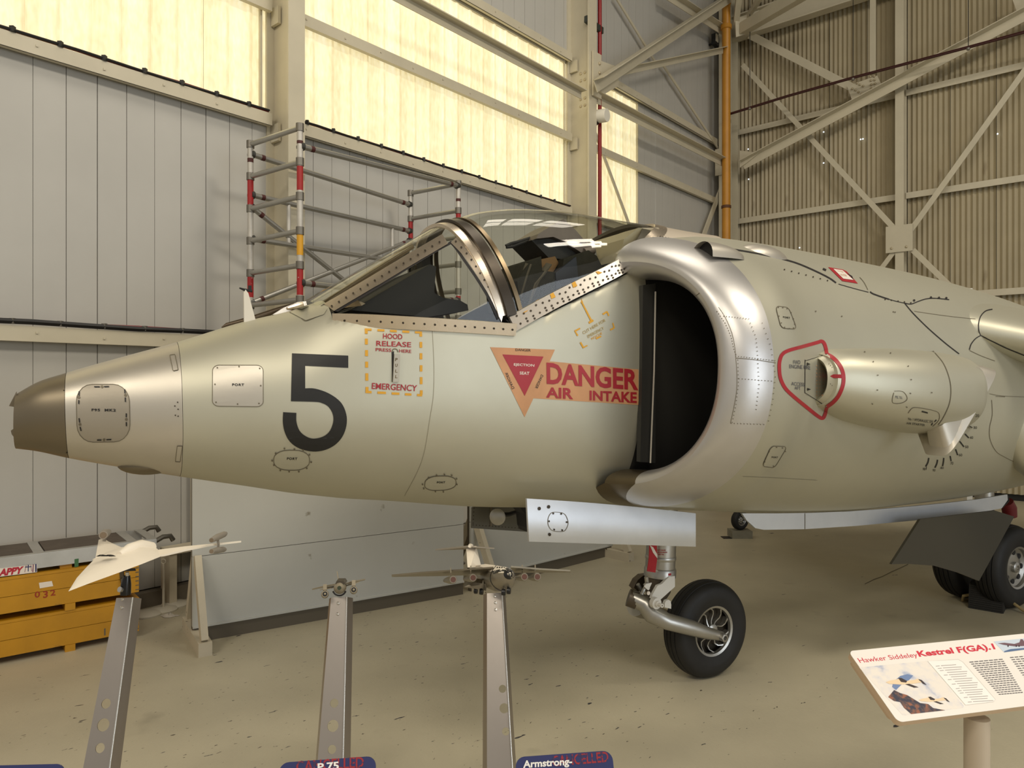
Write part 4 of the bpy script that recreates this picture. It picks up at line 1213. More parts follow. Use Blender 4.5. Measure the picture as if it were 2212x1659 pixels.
# gaps and joints of the upper fuselage and wing root
for pts, w, m in ((((205, 120), (350, 144), (500, 174), (650, 214), (780, 268), (880, 318), (928, 352)), 3.2, m_gap), (((838, 256), (860, 266)), 4.5, m_gap), (((945, 360), (1050, 390), (1150, 416)), 1.4, m_gap), (((1160, 412), (1180, 426), (1240, 448), (1290, 464)), 3.0, m_gap), (((1290, 464), (1340, 478), (1396, 490)), 1.5, m_gap),
                  (((1396, 490), (1440, 496), (1490, 478), (1540, 462), (1600, 457), (1700, 466)), 2.0, m_gap), (((1396, 490), (1450, 555), (1530, 636), (1600, 700), (1680, 768), (1768, 836)), 2.2, m_gap), (((1090, 314), (1120, 350), (1145, 400)), 1.4, m_line), (((1996, 532), (1950, 544), (1916, 580), (1902, 630), (1904, 680), (1916, 710)), 2.2, m_gap),
                  (((1916, 710), (1880, 732), (1850, 770), (1838, 808)), 2.2, m_gap), (((1916, 710), (2000, 752), (2100, 800), (2214, 846)), 2.2, m_gap), (((1838, 812), (1920, 850), (2012, 884)), 1.2, m_line), (((1460, 545), (1600, 566), (1740, 584), (1880, 598)), 1.0, m_line), (((1976, 1108), (2060, 1122), (2214, 1130)), 1.0, m_line),
                  (((1990, 1150), (1994, 1250), (1976, 1340), (1980, 1420), (2020, 1500), (2080, 1540), (2140, 1570)), 1.2, m_line), (((292, 1672), (480, 1680), (800, 1698)), .8, mat('faint_seam', (160, 154, 134), .5, .4))):
    line('panel_gap', c8(*pts), w, m)
line('panel_joint', c6((1055, 360), (1066, 600), (1062, 800), (1040, 950), (1000, 1190), (950, 1330), (866, 1488)), .9, mat('faint_seam', (160, 154, 134)))
dots('screw', [(139, 844), (145, 977), (384, 869), (378, 877), (385, 884), (379, 897), (385, 899)], 1.6, m_bolt2)
# intake lip: skin joint and rivet rows
line('panel_joint', c7((1745, 770), (1790, 840), (1830, 930), (1852, 1020), (1862, 1115), (1870, 1230), (1868, 1340), (1850, 1450), (1826, 1560)), 1.1, m_line)
line('panel_joint', c7((1862, 1116), (2000, 1130), (2134, 1150)), 1.3, m_line)
line('panel_joint', c7((1590, 692), (1606, 680), (1616, 672)), 1.3, m_line)
ri = along(c7((1735, 800), (1790, 880), (1830, 970), (1850, 1060), (1866, 1100)), 6) + along(c7((1862, 1104), (2128, 1136)), 6) + along(c7((1876, 1130), (1880, 1300), (1862, 1440), (1832, 1580)), 8) + along(c7((1780, 832), (1960, 852)), 6) + along(c7((1960, 880), (2000, 980), (2010, 1100), (2020, 1300), (2000, 1470)), 9) + along(c7((1884, 1258), (2120, 1276)), 7) + along(c7((1830, 1562), (2060, 1570)), 7) + along(c7((2040, 880), (2100, 1040), (2130, 1240), (2110, 1420), (2076, 1580)), 12)
dots('rivet', ri, 1.1, m_riv)
dots('rivet', along(c8((575, 262), (900, 345)), 16) + along(c8((1262, 465), (1450, 490)), 14), 1.6, m_bolt2)
dots('rivet', c8((1575, 452), (1630, 454), (1680, 456), (1460, 472)), 2.6, m_gap)
dots('screw', [(x, y) for x, y in c8((1182, 890), (1420, 920), (1212, 982), (1440, 1012), (1210, 1082), (1435, 1105), (1580, 1100), (1176, 1176), (1410, 1198), (1124, 824), (1300, 832), (1318, 550), (1330, 552), (966, 580), (788, 546))], 1.5, m_riv)
dots('rivet', along(c8((2020, 1125), (2080, 1128)), 3) + along(c8((880, 905), (905, 930)), 5) + along(c8((890, 1040), (910, 1060)), 5), 1.0, m_riv)
dots('rivet', [(x, y) for x, y in [(1763 + dx * 7, 790 + dy * 8) for dx in range(3) for dy in range(9)]], 1.0, m_sal)
# dark grey bleed door inside the intake mouth with its bright edge, and the bronze lower corner
MB().prism([loc(x, y, .485) for x, y in ((1389, 616), (1416, 612), (1416, 1000), (1383, 998), (1386, 850))], (0, .03, 0)).build('bleed_door', mat('bleed_door_grey', (58, 58, 56), .5, .3), jet, 0, False)
MB().tube([loc(1416, 630, .50), loc(1413, 800, .50), loc(1405, 1000, .50)], .005, 8).build('bleed_door_edge', m_bare, jet, 40, False)
# ------------------------------------------------------------------ undercarriage and belly fittings
def wheel(parent, c, Rw, w, rim, side=1, spokes=10, name='wheel', grooves=(-.5, -.17, .17, .5)):
    """c local centre; side +1 shows its outer face to port (-y)"""
    ax = Vector((0, -side, 0))
    pr = []
    n = 72
    for i in range(n + 1):
        a = math.pi * i / n
        u = -math.cos(a)
        r = rim + (Rw - rim) * (math.sin(a) ** .34)
        x = u * w / 2 * (.82 if r < rim * 1.15 else 1)
        for g in grooves:
            if abs(u - g) < .035: r -= Rw * .035
        pr.append((r, x))
    t = MB().lathe(pr, c, ax, 56, True).build(name, m_tyre, parent, 50, False)
    MB().lathe([(rim * .90, w * .30), (rim * .93, w * .40), (rim * 1.02, w * .43), (rim * 1.04, w * .38), (rim * 1.0, w * .30)], c, ax, 48, True).build('rim', m_steel, t, 40, False)
    MB().lathe([(0, -w * .36), (rim * 1.0, -w * .36), (rim * 1.0, w * .12), (0, w * .12)], c, ax, 40).build('rim_well', mat('rim_well_dark', (58, 52, 42), .5, .5), t, 40, False)
    d, sd, u = frame(ax)
    if spokes:
        for k in range(spokes):
            pts = []
            for j in range(6):
                rr = rim * (.24 + .68 * j / 5); a = 2 * math.pi * k / spokes + .5 * math.sin(j / 5 * math.pi * .9)
                pts.append(Vector(c) + d * w * (.34 - .10 * math.sin(math.pi * j / 5)) + (sd * math.cos(a) + u * math.sin(a)) * rr)
            tn = (pts[-1] - pts[0]).cross(d).normalized()
            rings = []
            for j, p in enumerate(pts):
                h = rim * (.05 if j < 5 else .09)
                rings.append([p - tn * h * .5, p + tn * h * .5, p + tn * h * .5 - d * w * .2, p - tn * h * .5 - d * w * .2])
            MB().loft(rings).build('spoke', m_steel, t, 40, False)
    else:
        MB().lathe([(0, w * .24), (rim * .45, w * .26), (rim * .72, w * .20), (rim * .95, w * .30), (rim * .95, w * .10), (0, w * .1)], c, ax, 40).build('wheel_disc', m_steel, t, 40, False)
        for k in range(8):
            a = 2 * math.pi * k / 8
            p = Vector(c) + d * w * .215 + (sd * math.cos(a) + u * math.sin(a)) * rim * .70
            MB().lathe([(0, -.004), (rim * .13, -.004), (rim * .13, .006), (0, .006)], p, ax, 10).build('vent_hole', m_pit, t, 40, False)
    MB().lathe([(0, 0), (rim * .26, 0), (rim * .26, w * .36), (rim * .18, w * .40), (rim * .10, w * .40), (rim * .10, w * .34), (0, w * .34)], c, ax, 20).build('hub', m_steel, t, 40, False)
    return t
leg = marking('nose_undercarriage')
lc = loc(1427, 1205, 0)
zt_, zb_ = 1.08, loc(1427, 1246, 0).z
MB().lathe([(0, zb_ + .055 - zb_), (.088, .055), (.088, zt_ - zb_), (0, zt_ - zb_)], (lc.x, 0, zb_), (0, 0, 1), 32).build('leg_cylinder', m_steel, leg, 40, False)
MB().lathe([(0, 0), (.086, 0), (.095, .006), (.095, .05), (.088, .06), (0, .06)], (lc.x, 0, zb_), (0, 0, 1), 32).build('leg_collar', m_steel, leg, 40, False)
MB().lathe([(.089, .105), (.092, .11), (.092, .125), (.089, .13)], (lc.x, 0, zb_), (0, 0, 1), 32).build('leg_ring', m_steel, leg, 40, False)
m_brn = mat('leg_brown_metal', (96, 86, 74), .4, .6, .1, 10)
z2 = loc(1420, 1300, 0).z
MB().tube([(lc.x, 0, zb_ + .01), (lc.x - .01, 0, (zb_ + z2) / 2), (lc.x - .035, 0, z2)], [.078, .076, .05], 20).build('leg_piston', m_brn, leg, 40, False)
pz = lambda pts: [(1250 + x / 5.0275, 1150 + y / 5.0275) for x, y in pts]
v = [loc(x, y, .10) for x, y in pz(((858, 578), (905, 560), (984, 480), (1046, 474), (1046, 590), (872, 746), (790, 720), (800, 680)))]
MB().prism(v, (0, .018, 0)).build('torque_link', m_wgrey, leg, 20, False)
v = [loc(x, y, -.10) for x, y in pz(((700, 470), (770, 460), (760, 560), (690, 640), (640, 640), (600, 600), (640, 520)))]
MB().prism(v, (0, .05, 0)).build('torque_link', m_brn, leg, 20, False)
p = loc(1412, 1301, .115); MB().lathe([(0, 0), (.032, 0), (.032, .03), (.018, .03), (.018, .045), (.011, .045), (.011, .075), (.006, .075), (.006, .05), (0, .05)], p, (0, -1, 0), 24).build('pivot_boss', m_wgrey, leg, 30, False)
p = loc(1443, 1305, .12); v = [loc(x, y, .12) for x, y in pz(((935, 815), (935, 775), (950, 742), (975, 732), (1000, 748), (1006, 790), (1004, 830)))]
MB().prism(v, (0, .02, 0)).build('lug', m_wgrey, leg, 20, False)
arm = [loc(1362, 1290, -.02), loc(1392, 1304, .03), loc(1408, 1326, .075), loc(1440, 1342, .115), loc(1492, 1356, .15), loc(1530, 1368, .165), loc(1560, 1374, .17)]
MB().tube(arm, [.046, .052, .055, .048, .046, .036, .026], 18).build('trailing_arm', m_steel, leg, 50, False)
MB().tube([Vector((v.x, -v.y, v.z)) for v in arm[2:]], [.055, .048, .046, .036, .026], 14).build('trailing_arm', m_steel, leg, 50, False)
MB().tube([loc(1357, 1290, -.03), loc(1376, 1297, .0)], .052, 18).build('arm_end_cap', m_brn, leg, 40, False)
for a, b_, r in (((1396, 1246, .08), (1398, 1262, .08), .012), ((1392, 1262, .09), (1402, 1272, .09), .008), ((1394, 1268, .06), (1386, 1284, .06), .010), ((1378, 1262, -.02), (1388, 1280, -.02), .012)):
    MB().tube([loc(*a), loc(*b_)], r, 8).build('hydraulic_fitting', m_steel, leg, 40, False)
v = [loc(x, y, .105) for x, y in pz(((715, 590), (735, 560), (796, 548), (760, 630), (745, 620)))]
MB().prism(v, (0, .008, 0)).build('lug', m_wgrey, leg, 20, False)
p = loc(1400, 1281, .11); MB().lathe([(0, 0), (.011, 0), (.011, .006), (0, .006)], p, (0, -1, 0), 14).build('tag_disc', m_wht, leg, 30, False)
v = [loc(x, y, .095) for x, y in ((1444, 1239), (1450, 1238), (1450, 1243), (1444, 1244))]; MB().prism(v, (0, .006, 0)).build('red_mark', m_red, leg, 0, False)
LB = MB().lathe([(0, .055), (.0885, .055), (.0885, .45), (0, .45)], (lc.x, 0, zb_), (0, 0, 1), 32)
LBV = BVHTree.FromPolygons([Vector(v) for v in LB.v], LB.f)
for i, (t, x1) in enumerate((('NOT CHANGE', 1438), ('ON DUE INFLATE', 1441), ('TYRES THIS', 1434))):
    y = 1187 + i * 4.6; a, fs = text2d(t, .03); q, f2 = refine(quadmap(a, ((1420, y), (x1, y + .3), (x1, y + 3), (1420, y + 2.8))), fs, 20)
    MB().add(onrail(q, LBV, .002), f2).build('lettering', m_red, leg, 0, False)
hub = loc(1545, 1370, .085)
nw = wheel(leg, (hub.x, 0, .295), .295, .18, .150)
MB().lathe([(0, 0), (.020, 0), (.024, .02), (.024, .05), (.015, .052), (.012, .03), (0, .03)], loc(1553, 1373, .17), (0, -1, 0), 6).build('axle_nut', m_steel, leg, 20, False)
# doors of the nose bay
rows = []
for v_ in range(9):
    t = v_ / 8
    l = .375 + .035 * math.sin(t * 2.2) - .02 * t
    a = (1138 + 5 * t, 1077 + 93 * t); b_ = (1503, 1109 + 72 * t)
    rows.append([loc(a[0] + (b_[0] - a[0]) * u / 10, a[1] + (b_[1] - a[1]) * u / 10 - 3 * math.sin(math.pi * u / 10) * (1 - t), l) for u in range(11)])
db = MB().loft(rows, closed=False, capa=False, capb=False)
off = [[v + Vector((0, .014, 0)) for v in r_] for r_ in rows]
n = 11; full = MB()
full.loft(rows, closed=False, capa=False, capb=False).loft(off, closed=False, capa=False, capb=False)
for r0, r1 in ((rows[0], off[0]), (rows[-1], off[-1]), ([r_[0] for r_ in rows], [r_[0] for r_ in off]), ([r_[-1] for r_ in rows], [r_[-1] for r_ in off])): full.loft([r0, r1], closed=False, capa=False, capb=False)
nd = full.build('nose_bay_door', m_door, jet, 40, False)
DBV = BVHTree.FromPolygons([Vector(v) for v in db.v], db.f)
def ond(name, pts, fs, m, eps=.002):
    p2, f2 = refine(pts, fs, 14); return MB().add(onrail(p2, DBV, eps), f2).build(name, m, nd, 40, False)
cd = lambda *pts: [(1000 + x / 4.096, 1060 + y / 4.096) for x, y in pts]
ov = cd((800, 190), (868, 194), (905, 215), (926, 260), (928, 300), (908, 345), (880, 360), (808, 358), (775, 340), (753, 300), (752, 250), (770, 208))
ond('panel_joint', *stroke2d(spline(ov, 4, True), 1.2, True), m_line)
for (x, y), r in zip(cd((674, 158), (757, 143), (765, 386), (798, 202), (868, 205), (760, 270), (917, 278), (806, 343), (877, 348)), (3.4, 3.4, 3.2, 1.8, 1.8, 1.8, 1.8, 1.8, 1.8)):
    ond('screw', [(x + r * math.cos(k * math.pi / 5), y + r * 1.15 * math.sin(k * math.pi / 5)) for k in range(10)], [tuple(range(10))], m_bolt2, .003)
v = [loc(x, y, -.22) for x, y in ((1018, 1096), (1028, 1090), (1150, 1082), (1150, 1149), (1017, 1140))]
sd_ = MB().prism(v, (0, -.012, 0)).build('nose_bay_door', mat('door_inside_grey', (98, 96, 88), .5, .4), jet, 0, False)
V_, F_ = [], []
for x, y in along([(1022, 1134), (1140, 1142)], 7) + along([(1062, 1095), (1062, 1130)], 6) + along([(1024, 1098), (1022, 1130)], 8):
    o = len(V_); V_ += [loc(x + 1.3 * math.cos(k * math.pi / 3), y + 1.3 * math.sin(k * math.pi / 3), -.207) for k in range(6)]; F_.append(tuple(range(o, o + 6)))
tag(MB().add(V_, F_).build('rivet', m_bolt2, sd_, 0, False), kind='stuff')
MB().beam(loc(1060, 1096, -.21), loc(1060, 1136, -.21), .012, .012).build('door_rib', m_riv, sd_, 0, False)
p = loc(1076, 1116, -.1)
MB().lathe([(0, -.05), (.02, -.05), (.035, -.02), (.042, 0), (.045, .012), (.03, .02), (0, .02)], p, (-.7, -.7, 0), 20).build('landing_lamp', m_steel, jet, 40, False)
MB().tube([loc(1082, 1112, -.1), loc(1100, 1111, -.1), loc(1116, 1106, -.1), loc(1124, 1094, -.1), loc(1136, 1084, -.1)], .012, 8).build('lamp_cable', m_black, jet, 40, False)
MB().prism([loc(x, y, .05) for x, y in ((1118, 1090), (1128, 1086), (1138, 1080), (1142, 1150), (1137, 1140), (1134, 1110))], (0, .1, 0)).build('bay_edge', m_pit, jet, 0, False)
# belly strake
sp_ = [(1603, 1109), (1680, 1109), (1750, 1108), (1830, 1105), (1900, 1100), (1980, 1093), (2050, 1086), (2110, 1079), (2176, 1068), (2177, 1080), (2164, 1098), (2100, 1110), (1990, 1123), (1850, 1136), (1740, 1143), (1650, 1144.5), (1632, 1141), (1613, 1124)]
st = MB().prism([loc(x, y, .36) for x, y in sp_], (0, .014, 0)).build('belly_strake', m_door, jet, 0, False)
line_ = stroke2d([(1739, 1109), (1739, 1143)], 1.2)
MB().add([loc(x, y, .3615) for x, y in line_[0]], line_[1]).build('panel_joint', m_line, st, 0, False)
MB().tube([loc(2176, 1070, .34), loc(2178, 1082, .34), loc(2164, 1096, .34)], .008, 6).build('edge_seal', m_black, st, 0, False)
# main undercarriage
mu = marking('main_undercarriage')
zc_ = .33 + .184
def atl(px, py, l): return loc(px, py, l)
nx = loc(2204, 1230, .24).x
w1 = wheel(mu, (nx, -.14, .335 + nx * math.tan(PH)), .335, .21, .165, 1, 0)
w2 = wheel(mu, (nx, .20, .335 + nx * math.tan(PH)), .335, .21, .165, -1, 0)
MB().tube([(nx, .03, .5), (nx - .05, .03, 1.3)], .07, 16).build('leg_cylinder', m_steel, mu, 40, False)
MB().tube([(nx, -.2, .335 + nx * .0577), (nx, .26, .335 + nx * .0577)], .035, 12).build('axle', m_steel, mu, 40, False)
MB().tube([loc(2174, 1084, .1), loc(2180, 1098, .1), loc(2182, 1116, .1)], [.05, .055, .05], 12).build('red_strut_sleeve', mat('sleeve_red', (112, 28, 32), .5), mu, 40, False)
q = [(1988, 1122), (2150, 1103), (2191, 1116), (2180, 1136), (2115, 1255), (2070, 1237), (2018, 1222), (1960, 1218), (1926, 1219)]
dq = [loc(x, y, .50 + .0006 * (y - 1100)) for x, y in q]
MB().prism(dq, (0, .016, 0)).build('main_gear_door', mat('gear_door_olive_shaded', (60, 56, 44), .5, .3), mu, 0, False)  # olive darkened to carry the shade on the door's inner face
# starboard outrigger standing on a block behind the belly
og = marking('outrigger')
JR = JI.to_3x3()
blk = gnd(1598, 1160)
wc = JI @ (blk + Vector((0, 0, .085 + .115)))
wheel(og, wc, .115, .085, .06, 1, 0)
MB().tube([wc + Vector((0, .07, 0)), wc + Vector((0, .07, .16)), wc + Vector((-.12, .02, .5)), wc + Vector((-.2, 0, 1.75))], .025, 10).build('outrigger_leg', m_steel, og, 40, False)
# ------------------------------------------------------------------ small things around the aircraft
fa = Vector((math.cos(TH), math.sin(TH), 0)); fp = Vector((math.sin(TH), -math.cos(TH), 0))
b_ = thing('support_block', blk, 'grey concrete block under the far outrigger wheel', 'block')
m_conc = mat('block_concrete', (132, 128, 112), .8, 0, .15, 10, .2, 30)
MB().box(blk + Vector((0, 0, .0425)), (.235, .2, .085)).build('block', m_conc, b_, 0)
mt_ = thing('floor_mat', blk - Vector((.12, .02, 0)), 'dark thin mat peeping out beside the grey block', 'mat')
MB().box(blk + Vector((-.17, -.04, .003)), (.1, .12, .006)).build('mat_sheet', m_black, mt_, 0)
# wheel chock
A, B = gnd(2092, 1312), gnd(2168, 1325)
dv = (B - A).normalized(); nv = Vector((-dv.y, dv.x, 0))
ck = thing('wheel_chock', (A + B) / 2, 'black ribbed rubber chock in front of the main wheels', 'chock')
m_rub = mat('chock_rubber', (30, 28, 24), .7, 0, .15, 12)
Lc = (B - A).length
def tri(k=1.0): return [Vector((-.115 * k, 0, 0)), Vector((.115 * k, 0, 0)), Vector((.085 * k, 0, .185 * k)), Vector((-.065 * k, 0, .185 * k))]
def toW(v, s): return A + nv * (v.x + .10) + Vector((0, 0, v.z)) + dv * s
MB().loft([[toW(v, 0) for v in tri()], [toW(v, Lc) for v in tri()]]).build('chock_body', m_rub, ck, 0)
me = None
for i in range(13):
    t = i / 12
    for p0, p1 in ((tri()[0], tri()[3]),):
        c = p0.lerp(p1, t); MB().tube([toW(c, .01), toW(c, Lc - .01)], .0055, 6).build('rib', m_rub, ck, 40)
for i in range(7):
    c = tri()[3].lerp(tri()[2], i / 6); MB().tube([toW(c, .01), toW(c, Lc - .01)], .0055, 6).build('rib', m_rub, ck, 40)
e = toW(Vector((0, 0, .08)), Lc)
MB().lathe([(.012, 0), (.024, 0), (.024, .008), (.012, .008)], e, dv, 16, True).build('eyelet', m_steel, ck, 40)
m_rope = mat('jute_rope', (150, 132, 92), .9, 0, .2, 30)
MB().tube([e, e + dv * .05 - Vector((0, 0, .01)), e + dv * .10 - Vector((0, .02, .05)), e + dv * .14 - Vector((0, .04, .072))], .012, 8).build('rope', m_rope, ck, 40)
MB().tube([toW(Vector((0, 0, .08)), 0), toW(Vector((0, 0, .06)), -.05), toW(Vector((.03, 0, .015)), -.06), toW(Vector((.10, 0, .012)), -.02)], .012, 8).build('rope', m_rope, ck, 40)
# red streamer on the nose leg
q = [JM @ loc(x, y, .125) for x, y in ((1403, 1178), (1419, 1178), (1420, 1205), (1416, 1237), (1398, 1234), (1402, 1206))]
sr = thing('warning_streamer', q[0], 'red cloth streamer hanging on the nose leg under the bright door', 'streamer')
MB().prism(q, fp * -.004).build('cloth', mat('streamer_red', (170, 24, 34), .7, 0, .1, 20), sr, 0)
q = [JM @ loc(x, y, .128) for x, y in ((1404, 1178), (1411, 1182), (1420, 1198), (1420, 1206), (1411, 1194))]
MB().prism(q, fp * -.003).build('paper_tag', m_wht, sr, 0)
# white pole seen over the spine
pw = at(2091, 650, 9.0)
wp = thing('white_post', (pw.x, pw.y, 0), 'white square post rising behind the wing root', 'post')
MB().box((pw.x, pw.y, 1.5), (.07, .07, 3.0 - .02 - 0)).build('post', m_white, wp, 0)
wp.children[0].location.z = 0
# low barrier behind the main wheels
A, B = at(2176, 1118, 9.5), at(2260, 1122, 9.0)
# ------------------------------------------------------------------ scaffold tower
m_tube = mat('scaffold_aluminium', (176, 174, 168), .36, .8, .10, 5, .03, 30)
m_band = mat('scaffold_dark_tape', (74, 30, 28), .6)
m_sred = mat('scaffold_red_paint', (166, 28, 30), .5, 0, .12, 12)
spots(m_sred, 26, .66, (196, 176, 168), (1, 1, 1), .06, 3)
m_swht = mat('scaffold_pale_tube', (196, 192, 184), .45, .3, .12, 14)
m_coup = mat('scaffold_coupler', (128, 124, 116), .45, .7, .1, 9)
m_hook = mat('scaffold_hook', (92, 92, 90), .4, .8)
PN, PF, QN, QF = at(648, 830, 5.65), at(541, 830, 6.05), at(990, 830, 7.24), at(887, 830, 7.6)
def zn(y, Y): return EYE + (830 - y) / F * Y
tw = thing('scaffold_tower', ((PN + QF) / 2).xy.to_3d(), 'aluminium scaffold tower with red and white posts behind the cockpit', 'scaffold')
def V(p, z): return Vector((p.x, p.y, z))
ZT_ = zn(276, 5.65); SP = (648 - 276) / 5 / F * 5.65
def post(p, ztop, bands):
    o = MB().tube([V(p, 0.0), V(p, ztop)], .024, 14).build('post', m_swht, tw, 40)
    for y0, y1, m in bands:
        MB().tube([V(p, y0), V(p, y1)], .0247, 14).build('painted_band', m, o, 40)
    return o
zz = lambda y, Y: zn(y, Y)
pn = post(PN, ZT_ + .02, [(zz(412, 5.65), zz(360, 5.65), m_sred), (zz(638, 5.65), zz(578, 5.65), m_sred), (zz(312, 5.65), zz(305, 5.65), m_band)])
pf = post(PF, ZT_ + .02, [(zz(448, 6.05), zz(390, 6.05), m_sred), (zz(643, 6.05), zz(599, 6.05), m_sred), (zz(352, 6.05), zz(343, 6.05), m_band)])
qn = post(QN, ZT_ + .02, [(zz(476, 7.24), zz(458, 7.24), m_sred), (zz(436, 7.24), zz(430, 7.24), m_band), (zz(670, 7.24), zz(640, 7.24), m_sred)])
qf = post(QF, ZT_ + .02, [(zz(520, 7.6), zz(478, 7.6), m_sred)])
MB().tube([V(PN, zz(552, 5.65)), V(PN, zz(508, 5.65))], .0252, 14).build('yellow_label', m_yel, pn, 40)
for y in range(5):
    pass
for a, b_ in ((PN, PF), (QN, QF)):
    for k in range(0, 9):
        z = ZT_ - k * SP
        if z < .25: break
        r_ = MB().tube([V(a, z), V(b_, z)], .0215, 12).build('rung', m_tube, tw, 40)
        for p in (a, b_): MB().tube([V(p, z - .03), V(p, z + .03)], .032, 14).build('rung_socket', m_coup, r_, 40)
def brace(p, q, r=.0235):
    """p, q: (post, z) ends"""
    A, B = V(*p), V(*q); d = (B - A).normalized()
    o = MB().tube([A, B], r, 12).build('brace', m_tube, tw, 40)
    for e, s in ((A, 1), (B, -1)):
        MB().tube([e + d * s * .10, e + d * s * .135], r + .001, 12).build('tape_band', m_band, o, 40)
        MB().tube([e + d * s * .0, e + d * s * .03], .034, 10).build('hook_jaw', m_hook, o, 40)
        s_ = d.cross(Vector((0, 0, 1))).normalized()
        MB().tube([e - s_ * .045, e - s_ * .02 + d * s * .03, e + d * s * .06], [.012, .022, .018], 8).build('hook_lever', m_hook, o, 40)
    return o
brace((PN, zz(316, 5.65)), (QN, zz(402, 7.24))); brace((PF, zz(333, 6.05)), (QF, zz(443, 7.6)))
brace((PF, zz(421, 6.05)), (QF, zz(500, 7.6))); brace((PF, zz(516, 6.05)), (QF, zz(570, 7.6)))
brace((PF, zz(446, 6.05)), (QF, zz(720, 7.6)), .023); brace((PN, zz(611, 5.65)), (QN, zz(650, 7.24)))
brace((PF, zz(656, 6.05)), (QF, zz(520, 7.6)), .022)
for t in (.20, .86):
    p = PF.lerp(QF, t); za = zz(421, 6.05) + (zz(500, 7.6) - zz(421, 6.05)) * t; zb = zz(516, 6.05) + (zz(570, 7.6) - zz(516, 6.05)) * t
    MB().tube([V(p, zb), V(p, za)], .018, 10).build('guard_upright', m_swht, tw, 40)
for p in (PN, PF, QN, QF):
    MB().lathe([(0, 0), (.07, 0), (.07, .01), (.02, .02), (.02, .12), (0, .12)], V(p, 0), (0, 0, 1), 16).build('base_plate', m_coup, tw, 40)
# ------------------------------------------------------------------ partition boards on timber feet
m_brd = mat('painted_grey_board', (188, 188, 182), .5, 0, .05, 1.4, .04, 30)
spots(m_brd, 7, .74, (140, 134, 120), (1, 2, 1), .05, 3)
m_tim = mat('white_painted_timber', (200, 190, 168), .6, 0, .1, 5, .1, 20)
spots(m_tim, 16, .70, (96, 78, 58), (1, 1, 1), .03, 3)
m_drk = mat('board_kick_dark', (96, 88, 74), .7)
def partition(p0, p1, h, label, feet, seam):
    d = (p1 - p0).normalized(); nrm = Vector((d.y, -d.x, 0)); L_ = (p1 - p0).length
    ang = math.atan2(d.y, d.x)
    o = thing('partition_board', p0, label, 'partition', None, (0, 0, ang))
    MB().box((L_ / 2, 0, .05), (L_, .04, .10)).build('kick_rail', m_drk, o, 0, False)
    MB().box((L_ / 2, -.012, .11 + (seam - .11) / 2), (L_, .03, seam - .114)).build('lower_board', m_brd, o, 0, False)
    MB().box((L_ / 2, -.012, seam + (h - seam) / 2), (L_, .03, h - seam - .004)).build('upper_board', m_brd, o, 0, False)
    MB().box((L_ / 2, -.032, .112), (L_, .02, .014)).build('edge_strip', m_brd, o, 0, False)
    MB().box((L_ / 2, .02, h / 2), (L_, .02, h - .2)).build('back_board', m_drk, o, 0, False)
    for x in feet:
        MB().box((x, 0, .045), (.085, .66, .09)).build('foot', m_tim, o, 0, False)
        MB().box((x, .0, .09 + .5), (.05, .05, .98)).build('upright', m_tim, o, 0, False)
        for s in (-1, 1):
            MB().beam((x + .0, s * .29, .09), (x + .0, s * .035, seam + .0), .07, .045, (1, 0, 0)).build('diagonal_stay', m_tim, o, 0, False)
    return o
pA = Vector((-2.23, 5.03, 0)); pB = pA + Vector((1.80, 1.17, 0))
partition(pA, pB, 1.42, 'long grey partition board standing under the nose of the aircraft', (.03,), .60)
pC = pB + Vector((.06, .08, 0)); pD = pC + Vector((1.40, 1.32, 0))
partition(pC, pD, 1.42, 'shaded grey partition board behind the nose wheel door', (.05, 1.86), .60)
# ------------------------------------------------------------------ yellow crates and the platform deck on them
m_crate = mat('yellow_crate_paint', (190, 136, 12), .55, 0, .2, 2.5, .08, 18)
spots(m_crate, 5.5, .68, (128, 92, 30), (1, 1, 2.2), .05, 4)
spots(m_crate, 3.0, .64, (140, 104, 26), (1, 1, 1.6), .14, 4)
m_stn = mat('red_stencil', (150, 50, 22), .7)
ca = gnd(300, 1377); cb = gnd(0, 1437)
cd_ = (ca - cb).normalized(); cn = Vector((cd_.y, -cd_.x, 0))
W_, D_, Hc = 1.55, .62, .215
def crate(z0, label, lid):
    o = thing('wooden_crate', ca + Vector((0, 0, z0)), label, 'crate', None, (0, 0, math.atan2(cd_.y, cd_.x)))
    zb = .045
    hb_ = Hc / 3
    for i in range(2):
        MB().box((-W_ / 2, .011, zb + Hc / 4 + i * Hc / 2), (W_, .022, Hc / 2 - .003)).build('front_plank', m_crate, o, 0, False)
        MB().box((-W_ / 2, D_ - .011, zb + Hc / 4 + i * Hc / 2), (W_, .022, Hc / 2 - .003)).build('back_plank', m_crate, o, 0, False)
        for x in (-.011, -W_ + .011): MB().box((x, D_ / 2, zb + Hc / 4 + i * Hc / 2), (.022, D_ - .046, Hc / 2 - .003)).build('end_plank', m_crate, o, 0, False)
    for i in range(3): MB().box((-W_ / 2, D_ * (i + .5) / 3, zb + Hc + .009), (W_ + .01, D_ / 3 - .003, .018)).build('lid_plank', m_crate, o, 0, False)
    MB().box((-W_ / 2, D_ / 2, zb + .008), (W_ - .06, D_ - .06, .016)).build('floor_plank', m_crate, o, 0, False)
    for x in (-.42, -1.10): MB().box((x, D_ / 2, .0225), (.06, D_ + .01, .045)).build('skid', m_crate, o, 0, False)
    for k in range(7): MB().box((-.012, -.0012, zb + .02 + k * Hc / 7), (.02, .002, .006)).build('joint_slot', m_drk, o, 0, False)
    if lid:
        for x in (-.44, -1.04): MB().box((x, D_ / 2 - .06, zb + Hc + .018 + .013), (.07, D_ * .7, .026)).build('lid_batten', m_crate, o, 0, False)
    return o
cr1 = crate(0, 'lower yellow wooden crate resting on the floor by the left wall', False)
cr2 = crate(Hc + .045 + .018, 'upper yellow wooden crate marked 032 with a pale sticker', True)
z2_ = Hc + .063
